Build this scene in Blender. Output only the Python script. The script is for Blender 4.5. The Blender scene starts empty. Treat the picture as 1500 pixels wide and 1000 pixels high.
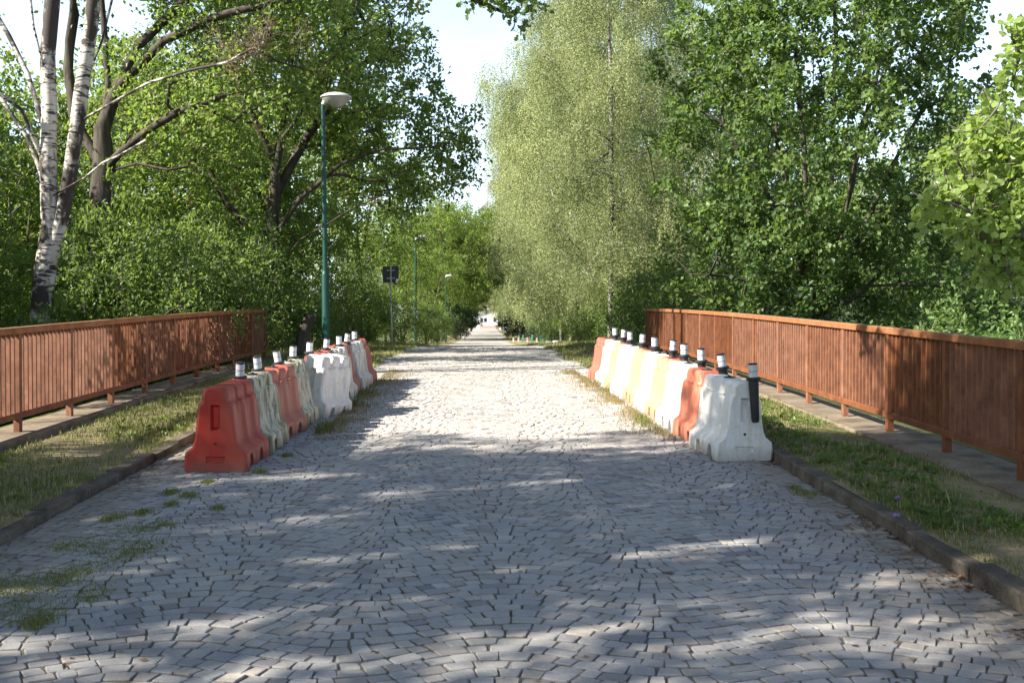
import bpy, math, random
import numpy as np
from mathutils import Vector, Matrix

random.seed(11)
R = np.random.default_rng(11)
scene = bpy.context.scene
COL = scene.collection
PI = math.pi
rad = math.radians

# ------------------------------------------------------------------ camera
CAM_H = 1.65
FPX = 1700.0                       # focal length in pixels of the 1500 px wide photograph
PITCH, YAW = math.atan(32 / FPX), math.atan(42 / FPX)
cam_d = bpy.data.cameras.new('camera')
cam_d.sensor_width = 36.0
cam_d.lens = FPX / 1500 * 36.0
cam_d.clip_start = 0.1
cam_d.clip_end = 2000
cam = bpy.data.objects.new('camera', cam_d)
COL.objects.link(cam)
cam.location = (0, 0, CAM_H)
cam.rotation_euler = (PI / 2 - PITCH, 0, -YAW)
scene.camera = cam
CAMR = cam.rotation_euler.to_matrix()


def at(x, y, Y):
    """world point seen at photo position (x, y) at distance Y down the road"""
    d = CAMR @ Vector(((x - 750) / FPX, (500 - y) / FPX, -1))
    return np.array(cam.location + d * (Y / d.y))


# ------------------------------------------------------------------ mesh helpers
def smooth(a, b, x):
    t = np.clip((np.asarray(x, float) - a) / (b - a), 0, 1)
    return t * t * (3 - 2 * t)


def np_mesh(name, V, polys, attr=None, shade=False, sharp=None):
    """polys: list of (M,k) index arrays"""
    me = bpy.data.meshes.new(name)
    V = np.asarray(V, np.float32)
    polys = [np.asarray(p, np.int32) for p in polys if len(p)]
    me.vertices.add(len(V))
    me.vertices.foreach_set('co', V.ravel())
    loops = np.concatenate([p.ravel() for p in polys])
    me.loops.add(len(loops))
    me.loops.foreach_set('vertex_index', loops)
    sizes = np.concatenate([np.full(len(p), p.shape[1], np.int32) for p in polys])
    me.polygons.add(len(sizes))
    starts = np.zeros(len(sizes), np.int32)
    starts[1:] = np.cumsum(sizes)[:-1]
    me.polygons.foreach_set('loop_start', starts)
    me.polygons.foreach_set('use_smooth', np.full(len(sizes), bool(shade)))
    me.update(calc_edges=True)
    if attr is not None:
        for k, v in attr.items():
            a = me.attributes.new(k, 'FLOAT', 'POINT')
            a.data.foreach_set('value', np.asarray(v, np.float32))
    if shade and sharp:
        me.set_sharp_from_angle(angle=rad(sharp))
    return me


def obj(name, me, mat, parent=None, loc=None):
    o = bpy.data.objects.new(name, me)
    COL.objects.link(o)
    if mat is not None and me is not None:
        if len(me.materials) == 0:
            me.materials.append(mat)
    if parent is not None:
        o.parent = parent
    if loc is not None:
        o.location = loc
    return o


def tag(o, label, cat, group=None, kind=None):
    o['label'] = label
    o['category'] = cat
    if group:
        o['group'] = group
    if kind:
        o['kind'] = kind
    return o


def structure(o, kind='structure'):
    o['kind'] = kind
    return o


def thing(name, label, cat, loc=(0, 0, 0), rz=0.0, group=None):
    o = bpy.data.objects.new(name, None)
    COL.objects.link(o)
    o.empty_display_size = 0.2
    o.location = loc
    o.rotation_euler = (0, 0, rz)
    return tag(o, label, cat, group)


def dup(o, parent=None):
    c = o.copy()
    COL.objects.link(c)
    if parent is not None:
        c.parent = parent
    for ch in list(o.children):
        dup(ch, c)
    return c


def own_material(o, mat):
    o.material_slots[0].link = 'OBJECT'
    o.material_slots[0].material = mat


class MB:
    """collects shapes for one mesh"""
    def __init__(s):
        s.V = []; s.P = {}; s.n = 0

    def add(s, V, polys):
        V = np.asarray(V, float)
        for p in polys:
            p = np.asarray(p)
            if len(p):
                s.P.setdefault(p.shape[1], []).append(p + s.n)
        s.V.append(V); s.n += len(V)

    def hexa(s, c8):
        """eight corners: bottom 0-3 counter-clockwise, top 4-7"""
        s.add(c8, [np.array([[3, 2, 1, 0], [4, 5, 6, 7], [0, 1, 5, 4], [1, 2, 6, 5], [2, 3, 7, 6], [3, 0, 4, 7]])])

    def box(s, c, d, rot=None, bev=0.0):
        x, y, z = np.array(d) / 2
        v = np.array([[-x, -y, -z], [x, -y, -z], [x, y, -z], [-x, y, -z], [-x, -y, z], [x, -y, z], [x, y, z], [-x, y, z]])
        if rot is not None:
            v = v @ np.array(rot).T
        s.hexa(v + np.array(c))

    def tube(s, pts, r, n=8, cap=True):
        pts = np.asarray(pts, float)
        r = np.broadcast_to(np.asarray(r, float), (len(pts),))
        t = np.gradient(pts, axis=0)
        t /= np.linalg.norm(t, axis=1)[:, None] + 1e-9
        ref = np.array([0, 0, 1.0]) if abs(t[0][2]) < .9 else np.array([1.0, 0, 0])
        a = np.cross(t, ref); a /= np.linalg.norm(a, axis=1)[:, None] + 1e-9
        b = np.cross(t, a)
        th = np.linspace(0, 2 * PI, n, endpoint=False)
        ring = pts[:, None] + (np.cos(th)[None, :, None] * a[:, None] + np.sin(th)[None, :, None] * b[:, None]) * r[:, None, None]
        V = ring.reshape(-1, 3)
        i = np.arange(len(pts) - 1)[:, None] * n
        j = np.arange(n)[None]
        k = (j + 1) % n
        F = np.stack([i + j, i + k, i + n + k, i + n + j], -1).reshape(-1, 4)
        polys = [F]
        if cap:
            polys += [np.array([np.arange(n)[::-1]]), np.array([np.arange(n) + (len(pts) - 1) * n])]
        s.add(V, polys)

    def lathe(s, prof, n=24, c=(0, 0, 0)):
        prof = np.asarray(prof, float)
        th = np.linspace(0, 2 * PI, n, endpoint=False)
        V = np.stack([prof[:, 0][:, None] * np.cos(th), prof[:, 0][:, None] * np.sin(th),
                      np.broadcast_to(prof[:, 1][:, None], (len(prof), n))], -1).reshape(-1, 3) + np.array(c)
        i = np.arange(len(prof) - 1)[:, None] * n
        j = np.arange(n)[None]; k = (j + 1) % n
        F = np.stack([i + j, i + k, i + n + k, i + n + j], -1).reshape(-1, 4)
        s.add(V, [F, np.array([np.arange(n)[::-1]]), np.array([np.arange(n) + (len(prof) - 1) * n])])

    def mesh(s, name, shade=False, sharp=35):
        return np_mesh(name, np.concatenate(s.V), [np.concatenate(v) for v in s.P.values()], shade=shade, sharp=sharp)


# ------------------------------------------------------------------ materials
class NT:
    def __init__(s, name):
        s.m = bpy.data.materials.new(name); s.m.use_nodes = True
        s.t = s.m.node_tree; s.t.nodes.clear()
        s.out = s.n('ShaderNodeOutputMaterial')

    def n(s, typ, **kw):
        nd = s.t.nodes.new(typ)
        for k, v in kw.items():
            setattr(nd, k, v)
        return nd

    def l(s, a, b):
        s.t.links.new(a, b)

    def val(s, sock, v):
        if isinstance(v, bpy.types.NodeSocket):
            s.l(v, sock)
        else:
            if isinstance(v, (tuple, list)) and len(v) == 3 and sock.type == 'RGBA':
                v = (*v, 1)
            sock.default_value = v

    def coord(s, which='Object', scale=(1, 1, 1)):
        tc = s.n('ShaderNodeTexCoord'); mp = s.n('ShaderNodeMapping')
        mp.inputs['Scale'].default_value = scale
        s.l(tc.outputs[which], mp.inputs['Vector'])
        return mp.outputs['Vector']

    def geo(s, scale=(1, 1, 1)):
        tc = s.n('ShaderNodeNewGeometry'); mp = s.n('ShaderNodeMapping')
        mp.inputs['Scale'].default_value = scale
        s.l(tc.outputs['Position'], mp.inputs['Vector'])
        return mp.outputs['Vector']

    def noise(s, vec, scale, detail=4, rough=.55, dist=0.0):
        nd = s.n('ShaderNodeTexNoise')
        nd.inputs['Scale'].default_value = scale; nd.inputs['Detail'].default_value = detail
        nd.inputs['Roughness'].default_value = rough; nd.inputs['Distortion'].default_value = dist
        s.l(vec, nd.inputs['Vector'])
        return nd.outputs['Fac']

    def ramp(s, fac, stops):
        nd = s.n('ShaderNodeValToRGB')
        el = nd.color_ramp.elements
        while len(el) < len(stops):
            el.new(.5)
        for e, (p, c) in zip(el, stops):
            e.position = p
            e.color = (c, c, c, 1) if isinstance(c, (int, float)) else (*c, 1)
        s.l(fac, nd.inputs['Fac'])
        return nd.outputs['Color']

    def mix(s, fac, a, b, mode='MIX'):
        nd = s.n('ShaderNodeMix', data_type='RGBA', blend_type=mode)
        s.val(nd.inputs['Factor'], fac); s.val(nd.inputs[6], a); s.val(nd.inputs[7], b)
        return nd.outputs[2]

    def math(s, op, a, b=0.0, clamp=False):
        nd = s.n('ShaderNodeMath', operation=op, use_clamp=clamp)
        s.val(nd.inputs[0], a); s.val(nd.inputs[1], b)
        return nd.outputs[0]

    def attr(s, name):
        return s.n('ShaderNodeAttribute', attribute_name=name).outputs['Fac']

    def bump(s, h, strength, dist=.01):
        nd = s.n('ShaderNodeBump')
        nd.inputs['Strength'].default_value = strength; nd.inputs['Distance'].default_value = dist
        s.l(h, nd.inputs['Height'])
        return nd.outputs['Normal']

    def princ(s, col, rough=.7, normal=None, spec=.4, metal=0.0, **kw):
        nd = s.n('ShaderNodeBsdfPrincipled')
        s.val(nd.inputs['Base Color'], col); s.val(nd.inputs['Roughness'], rough)
        nd.inputs['Specular IOR Level'].default_value = spec; nd.inputs['Metallic'].default_value = metal
        for k, v in kw.items():
            s.val(nd.inputs[k], v)
        if normal is not None:
            s.l(normal, nd.inputs['Normal'])
        return nd.outputs['BSDF']

    def done(s, sh):
        s.l(sh, s.out.inputs['Surface'])
        return s.m


def leaf_mat(name, dark, light, trans, tfac=.4, rough=.5, dead=None):
    t = NT(name)
    v = t.attr('v')
    stops = [(0.0, dark), (.75, light)] + ([(.93, light), (.97, dead)] if dead else [(1.0, light)])
    c = t.ramp(v, stops)
    oi = t.n('ShaderNodeObjectInfo')
    hs = t.n('ShaderNodeHueSaturation')
    t.l(c, hs.inputs['Color'])
    t.l(t.math('MULTIPLY_ADD', oi.outputs['Random'], .4), hs.inputs['Value'])
    hs.inputs['Value'].links[0].from_node.inputs[2].default_value = .8
    p = t.princ(hs.outputs['Color'], rough, spec=.35)
    tr = t.n('ShaderNodeBsdfTranslucent')
    t.val(tr.inputs['Color'], t.mix(v, trans, tuple(min(1, k * 1.25) for k in trans)))
    mx = t.n('ShaderNodeMixShader'); mx.inputs[0].default_value = tfac
    t.l(p, mx.inputs[1]); t.l(tr.outputs[0], mx.inputs[2])
    return t.done(mx.outputs[0])


def bark_mat(name, a, b, scale=9, bump=.8):
    t = NT(name)
    v = t.coord('Object', (1, 1, .16))
    f = t.noise(v, scale, 6, .65, .4)
    c = t.ramp(f, [(.32, a), (.68, b)])
    g = t.noise(t.coord('Object'), 1.3, 3)
    c = t.mix(t.ramp(g, [(.5, 0.0), (.75, .35)]), c, (.10, .115, .06))
    return t.done(t.princ(c, .9, t.bump(f, bump, .03), spec=.15))


def birch_mat(name='birch_bark', pale=(.46, .43, .39)):
    t = NT(name)
    v = t.coord('Object', (1, 1, 5))
    f = t.noise(v, 3.2, 5, .7, .6)
    big = t.noise(t.coord('Object', (1, 1, .5)), 2.2, 4, .6)
    marks = t.ramp(f, [(.50, 0.0), (.57, 1.0)])
    patch = t.ramp(big, [(.47, 0.0), (.55, 1.0)])
    k = t.math('MAXIMUM', marks, patch)
    c = t.mix(k, pale, (.045, .038, .034))
    return t.done(t.princ(c, .75, t.bump(f, .4, .02), spec=.2))


def rust_mat():
    t = NT('rust_red_steel')
    p = t.geo()
    f = t.noise(p, 5.5, 6, .7)
    g = t.noise(t.geo((14, 14, 1.5)), 2.0, 4, .6)
    h = t.noise(p, 160, 3, .7)
    c = t.ramp(f, [(.3, (.095, .031, .013)), (.55, (.180, .065, .027)), (.8, (.26, .112, .052))])
    c = t.mix(t.ramp(g, [(.5, 0.0), (.75, .55)]), c, (.050, .018, .009))
    c = t.mix(t.math('MULTIPLY', t.ramp(h, [(.55, 0.0), (.7, 1.0)]), .3), c, (.28, .14, .065))
    oi = t.n('ShaderNodeObjectInfo'); hs = t.n('ShaderNodeHueSaturation')
    t.l(c, hs.inputs['Color'])
    vv_ = t.math('MULTIPLY', oi.outputs['Random'], .38); t.l(t.math('ADD', vv_, .80), hs.inputs['Value'])
    t.l(t.math('ADD', t.math('MULTIPLY', oi.outputs['Random'], -.22), 1.05), hs.inputs['Saturation'])
    c = hs.outputs['Color']
    return t.done(t.princ(c, .72, t.bump(h, .35, .004), spec=.3))


def rail_top_mat():
    t = NT('rust_rail_with_lichen')
    p = t.geo()
    f = t.noise(p, 5.5, 6, .7)
    c = t.ramp(f, [(.3, (.16, .060, .022)), (.55, (.24, .100, .042)), (.8, (.30, .145, .068))])
    g = t.noise(t.geo((1, .5, 1)), 3.0, 6, .7)
    n = t.n('ShaderNodeNewGeometry')
    sx = t.n('ShaderNodeSeparateXYZ'); t.l(n.outputs['Normal'], sx.inputs[0])
    up = t.math('GREATER_THAN', sx.outputs['Z'], .5)
    c = t.mix(t.math('MULTIPLY', t.ramp(g, [(.42, 0.0), (.62, .8)]), up), c, (.17, .15, .10))
    return t.done(t.princ(c, .8, t.bump(f, .3, .004), spec=.2))


def plastic_mat(name, base, fade_glare, fade_glare_dir, fade_glare_amt, moss, moss_amt, dirt_amt, trans=.0):
    """weathered barrier plastic: one side faded, on the right row painted pale as sun glare; film and dirt streaks"""
    t = NT(name)
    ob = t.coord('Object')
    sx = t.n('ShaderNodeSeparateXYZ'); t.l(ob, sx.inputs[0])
    side = t.math('MULTIPLY', sx.outputs['X'], float(fade_glare_dir) * 6.0)
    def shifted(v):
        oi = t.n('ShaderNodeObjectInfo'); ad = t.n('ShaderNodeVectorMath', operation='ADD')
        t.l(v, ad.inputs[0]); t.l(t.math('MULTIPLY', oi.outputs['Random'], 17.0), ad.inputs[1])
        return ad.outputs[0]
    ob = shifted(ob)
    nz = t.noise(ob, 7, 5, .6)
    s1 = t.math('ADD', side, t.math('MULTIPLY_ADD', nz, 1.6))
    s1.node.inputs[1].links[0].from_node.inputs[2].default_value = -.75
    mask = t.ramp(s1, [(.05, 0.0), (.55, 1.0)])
    c = t.mix(t.math('MULTIPLY', mask, fade_glare_amt), base, fade_glare)
    st = t.noise(shifted(t.coord('Object', (9, 9, 1.1))), 1.6, 6, .7, .5)
    film = t.ramp(st, [(.44, 0.0), (.58, 1.0)])
    c = t.mix(t.math('MULTIPLY', film, moss_amt), c, moss)
    sp = t.noise(ob, 22, 6, .75)
    c = t.mix(t.math('MULTIPLY', t.ramp(sp, [(.5, 0.0), (.68, 1.0)]), dirt_amt), c, (.13, .10, .07))
    low = t.ramp(t.math('ADD', sx.outputs['Z'], t.math('MULTIPLY', nz, .16)), [(.09, .65), (.24, 0.0)])
    c = t.mix(t.math('MULTIPLY', low, min(1, dirt_amt + .45)), c, (.17, .14, .10))
    sh = t.princ(c, .5, t.bump(sp, .12, .01), spec=.4, **{'Subsurface Weight': 0.0})
    if trans:
        tr = t.n('ShaderNodeBsdfTranslucent'); t.val(tr.inputs['Color'], c)
        mx = t.n('ShaderNodeMixShader'); mx.inputs[0].default_value = trans
        t.l(sh, mx.inputs[1]); t.l(tr.outputs[0], mx.inputs[2]); sh = mx.outputs[0]
    return t.done(sh)


def simple(name, col, rough=.6, metal=0.0, var=.25, scale=6, spec=.4, bump=0.0):
    t = NT(name)
    f = t.noise(t.coord('Object'), scale, 5, .65)
    c = t.ramp(f, [(.3, tuple(k * (1 - var) for k in col)), (.7, tuple(min(1, k * (1 + var)) for k in col))])
    return t.done(t.princ(c, rough, t.bump(f, bump, .01) if bump else None, spec=spec, metal=metal))


def sett_mat():
    t = NT('stone_setts')
    v = t.attr('v')
    p = t.geo()
    c = t.ramp(v, [(0, (.20, .195, .20)), (.18, (.29, .255, .225)), (.35, (.31, .305, .30)), (.75, (.385, .37, .35)), (.92, (.42, .36, .30)), (1, (.47, .445, .41))])
    g = t.noise(p, 70, 5, .7)
    c = t.mix(t.ramp(g, [(.35, .5), (.65, 0.0)]), c, (.16, .15, .145))
    d0 = t.noise(p, .55, 6, .7)
    c = t.mix(t.math('MULTIPLY', t.ramp(d0, [(.50, 0.0), (.66, 1.0)]), .35), c, (.20, .19, .18))
    d = t.noise(p, .9, 5, .65)
    c = t.mix(t.math('MULTIPLY', t.ramp(d, [(.42, 0.0), (.68, 1.0)]), .55), c, (.40, .37, .32))
    e = t.attr('e')
    d2 = t.noise(p, 4.5, 6, .7)
    k = t.math('MULTIPLY', e, t.ramp(d2, [(.3, .25), (.6, 1.0)]))
    c = t.mix(k, c, (.19, .155, .115))
    c = t.mix(t.attr('j'), c, (.085, .076, .064))
    return t.done(t.princ(c, .82, t.bump(g, .45, .006), spec=.25))


def ground_mat(name, stops, s1=1.7, s2=28, bump=.6):
    t = NT(name)
    p = t.geo()
    a = t.noise(p, s1, 6, .65)
    b = t.noise(p, s2, 5, .7)
    f = t.math('MULTIPLY_ADD', b, .45); f.node.inputs[2].default_value = -.22
    c = t.ramp(t.math('ADD', a, f), stops)
    return t.done(t.princ(c, .95, t.bump(b, bump, .03), spec=.1))


M = {}
M['oak'] = leaf_mat('oak_leaves', (.040, .080, .020), (.145, .205, .054), (.29, .42, .07), .40, .48, dead=(.17, .12, .045))
M['oak_dark'] = leaf_mat('deep_green_leaves', (.026, .058, .018), (.105, .165, .048), (.22, .33, .06), .38, .5)
M['lime'] = leaf_mat('yellow_green_leaves', (.055, .095, .018), (.130, .180, .038), (.28, .38, .055), .42, .4)
M['birch_leaf'] = leaf_mat('birch_leaves', (.085, .118, .045), (.27, .30, .135), (.32, .38, .13), .30, .6)
M['birch_dry'] = leaf_mat('dry_birch_leaves', (.17, .165, .09), (.34, .30, .19), (.40, .35, .18), .40)
M['shrub'] = leaf_mat('shrub_leaves', (.030, .062, .016), (.105, .155, .040), (.22, .32, .05), .38, .5)
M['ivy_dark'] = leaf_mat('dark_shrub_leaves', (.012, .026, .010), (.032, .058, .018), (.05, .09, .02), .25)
M['aspen'] = leaf_mat('round_pale_leaves', (.11, .17, .045), (.20, .27, .08), (.36, .48, .08), .44, .36)
M['dead_twig'] = leaf_mat('dead_leaves', (.10, .065, .035), (.20, .13, .07), (.20, .12, .05), .3)
M['grass'] = leaf_mat('grass_blades', (.045, .078, .018), (.205, .215, .075), (.20, .25, .05), .35, dead=(.36, .31, .17))
M['straw'] = leaf_mat('dry_straw', (.17, .14, .06), (.32, .26, .13), (.30, .24, .10), .3)
M['litter'] = leaf_mat('fallen_leaves', (.085, .05, .03), (.25, .15, .085), (.2, .12, .05), .15)
M['bark'] = bark_mat('oak_bark', (.022, .018, .015), (.085, .072, .060))
M['bark_grey'] = bark_mat('grey_bark', (.06, .055, .043), (.19, .175, .14))
M['birch'] = birch_mat()
M['birch_grey'] = birch_mat('grey_birch_bark', (.27, .26, .235))
M['rust'] = rust_mat()
M['rail'] = rail_top_mat()
M['setts'] = sett_mat()
M['bed'] = ground_mat('joint_sand', [(.3, (.09, .08, .068)), (.7, (.23, .20, .165))], 2.5, 40)
M['far_road'] = ground_mat('worn_road', [(.3, (.24, .225, .21)), (.7, (.36, .335, .30))], 1.2, 9, .8)
M['verge'] = ground_mat('dry_verge', [(.2, (.10, .075, .045)), (.42, (.26, .21, .125)), (.6, (.12, .12, .05)), (.8, (.07, .09, .03))], 1.3, 30)
M['soil'] = ground_mat('woodland_soil', [(.3, (.05, .05, .022)), (.55, (.085, .10, .035)), (.8, (.12, .15, .05))], .6, 14)
M['coping'] = ground_mat('weathered_concrete', [(.28, (.075, .058, .040)), (.5, (.17, .138, .10)), (.78, (.25, .21, .16))], 2.2, 40, .4)
M['kerb'] = ground_mat('kerb_stone', [(.28, (.045, .038, .030)), (.5, (.12, .10, .078)), (.8, (.22, .19, .15))], 3.0, 45, .6)
M['black'] = simple('black_rubber', (.018, .018, .020), .5)
M['reflect'] = simple('white_reflective_film', (.46, .48, .50), .35, var=.25, scale=25)
M['green_metal'] = simple('green_painted_pole', (.006, .045, .034), .45, var=.25, scale=4, spec=.3)
M['lamp_grey'] = simple('grey_lamp_cap', (.42, .43, .42), .5, var=.12)
M['lamp_bowl'] = simple('opal_lamp_bowl', (.30, .30, .285), .35, var=.2)
M['galv'] = simple('galvanised_steel', (.42, .43, .43), .45, metal=.6, var=.15)
M['sign_back'] = simple('dark_sign_back', (.035, .038, .045), .5, var=.3)
M['white_paint'] = simple('white_paint', (.74, .74, .72), .6, var=.06)
M['wood'] = simple('grey_wood', (.17, .12, .085), .8, var=.4)
M['stone'] = simple('pale_stone', (.42, .40, .36), .85, var=.3, bump=.5)
M['teal'] = simple('teal_paint', (.03, .22, .18), .5)
M['brick'] = simple('red_brick', (.34, .25, .21), .85, var=.3)
M['roof'] = simple('grey_roof', (.30, .31, .34), .7, var=.2)
M['glass'] = simple('dark_window', (.02, .025, .035), .12, var=.1, spec=.6)
M['violet'] = simple('violet_petals', (.30, .17, .48), .6)
M['stem'] = simple('green_stem', (.06, .11, .03), .6)
M['slot_sun_red'] = simple('red_slot_sunglow', (.55, .03, .015), .45, var=.15)  # brighter red stands in for sunlight coming through the plastic

# ------------------------------------------------------------------ lie of the land
KY = np.array([-40, -12, 0, 14, 18, 25, 30, 37, 44, 50, 62, 80, 95, 120, 250, 500.])
KZ = np.array([-1.1, -.36, 0, .42, .525, .665, .73, .75, .66, .53, .2, -.08, -.25, -.36, -.42, -.42])
_fd = np.gradient(KZ, KY)


def zr(y):
    y = np.asarray(y, float)
    i = np.clip(np.searchsorted(KY, y) - 1, 0, len(KY) - 2)
    h = KY[i + 1] - KY[i]; t = np.clip((y - KY[i]) / h, 0, 1)
    return ((2 * t**3 - 3 * t**2 + 1) * KZ[i] + (t**3 - 2 * t**2 + t) * h * _fd[i]
            + (-2 * t**3 + 3 * t**2) * KZ[i + 1] + (t**3 - t**2) * h * _fd[i + 1])


XL, XR = -3.05, 2.71               # kerb faces
RAIL_L, RAIL_R = -4.81, 4.24
COP_L, COP_R = (-5.12, -4.57), (3.92, 4.58)
END_L, END_R = 25.6, 30.0


def ground_z(x, y):
    x = np.asarray(x, float); y = np.asarray(y, float)
    k = smooth(34, 50, y)
    edge = np.where(x < 0, -x - 5.15, x - 4.62)
    drop = 3.0 * (1 - k) + .5 * k
    return zr(y) + .08 - drop * smooth(0.0, 4.5, edge) + .22 * np.sin(x * .33 + y * .21) * smooth(1.5, 6, edge)


def sheet(name, xs, ys, zf, mat, attr=None):
    X, Y = np.meshgrid(xs, ys)
    V = np.stack([X, Y, zf(X, Y)], -1).reshape(-1, 3)
    nx = len(xs)
    i = np.arange(len(ys) - 1)[:, None] * nx + np.arange(nx - 1)[None]
    F = np.stack([i, i + 1, i + 1 + nx, i + nx], -1).reshape(-1, 4)
    return structure(obj(name, np_mesh(name, V, [F], shade=True), mat))


ys_road = np.concatenate([np.arange(-30, 70, 1.0), np.arange(70, 130, 3.0), np.arange(130, 401, 15.0)])
xs_gl = -np.array([800, 400, 200, 120, 80, 60, 45, 35, 28, 22, 18, 15, 13, 11.5, 10.3, 9.2, 8.4, 7.6, 6.9, 6.3, 5.8, 5.4, 5.13])
xs_gr = -xs_gl[::-1] - .53
ys_g = np.concatenate([[-200, -100, -60], ys_road, [500, 700, 1000]])


def zground(X, Y):
    z = ground_z(X, Y)
    mid = (X > -5.1) & (X < 4.56)
    return np.where(mid, zr(Y) - .12, z)


sheet('ground', np.concatenate([xs_gl, [-5.0, -3.3, 0, 3.0, 4.5], xs_gr]), ys_g, zground, M['soil'])


def bumpy(X, Y, a):
    return a * (np.sin(X * 7.1 + Y * 3.3) + np.sin(Y * 5.7 - X * 4.1) + np.sin(X * 13 + Y * 9)) / 3


def verge_z(X, Y):
    X = np.asarray(X, float); Y = np.asarray(Y, float)
    e = np.where(X < 0, np.minimum(-X - 3.17, X + 4.57 + 2 * (Y > END_L)), np.minimum(X - 2.83, 3.92 - X + 2 * (Y > END_R)))
    return zr(Y) + np.where(X < 0, .055, .082) * (1 - .7 * smooth(32, 45, Y)) + (bumpy(X, Y, .018) + .035) * smooth(0, .3, e)


ys_v = np.concatenate([np.arange(-12, 60, .4), np.arange(60, 401, 5.0)])
y1, y2 = ys_v[ys_v <= END_L + .3], ys_v[ys_v >= END_L - .1]
sheet('verge', np.linspace(COP_L[1] - .02, XL - .06, 10), y1, verge_z, M['verge'])
sheet('verge', np.linspace(-5.3, XL + .02, 13), y2, lambda X, Y: verge_z(X, Y) - .012, M['verge'])
y1, y2 = ys_v[ys_v <= END_R + .3], ys_v[ys_v >= END_R - .1]
sheet('verge', np.linspace(XR + .07, COP_R[0] + .02, 9), y1, verge_z, M['verge'])
sheet('verge', np.linspace(XR - .02, 4.8, 13), y2, lambda X, Y: verge_z(X, Y) - .012, M['verge'])


def strip(name, x0, x1, ya, yb, top, depth, seg, gap, mat, jit=0.0, bev=.012):
    """a run of stones end to end between two lines along the road"""
    mb = MB(); y = ya
    while y < yb:
        L = seg * random.uniform(.9, 1.1)
        a, b = y + gap / 2, y + L - gap / 2
        dz, dx = random.uniform(-jit, jit), random.uniform(-jit, jit)
        t2 = random.uniform(-jit, jit)
        za, zb = float(zr(a)) + top + dz, float(zr(b)) + top + dz + t2 * .6
        X0, X1 = x0 + dx, x1 + dx
        p = [[X0, -depth], [X1, -depth], [X1, -bev], [X1 - bev, 0], [X0 + bev, 0], [X0, -bev]]
        V = [(px, a, za + pz) for px, pz in p] + [(px, b, zb + pz) for px, pz in p]
        F = [[i, i + 6, (i + 1) % 6 + 6, (i + 1) % 6] for i in range(6)]
        mb.add(V, [np.array(F)[:, ::-1], np.array([[5, 4, 3, 2, 1, 0]])[:, ::-1], np.array([[6, 7, 8, 9, 10, 11]])[:, ::-1]])
        y += L
    return structure(obj(name, mb.mesh(name), mat))


strip('kerb', XL - .14, XL, -8, 46, .066, .25, .9, .016, M['kerb'], .013)
strip('kerb', XR, XR + .14, -8, 46, .088, .25, .9, .016, M['kerb'], .014)
strip('bridge_coping', COP_L[0], COP_L[1], -8, END_L + .4, .125, .4, 3.0, .01, M['coping'], .003)
strip('bridge_coping', COP_R[0], COP_R[1], -8, END_R + .4, .115, .4, 3.0, .01, M['coping'], .003)
sheet('road_bed', np.linspace(XL - .05, XR + .05, 9), np.concatenate([np.arange(-12, 66, .5)]), lambda X, Y: zr(Y) - .0065, M['bed'])
sheet('far_road', np.linspace(XL, XR, 9), np.concatenate([np.arange(64, 130, 2.0), np.arange(130, 281, 10.0)]), lambda X, Y: zr(Y) - .002, M['far_road'])


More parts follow.
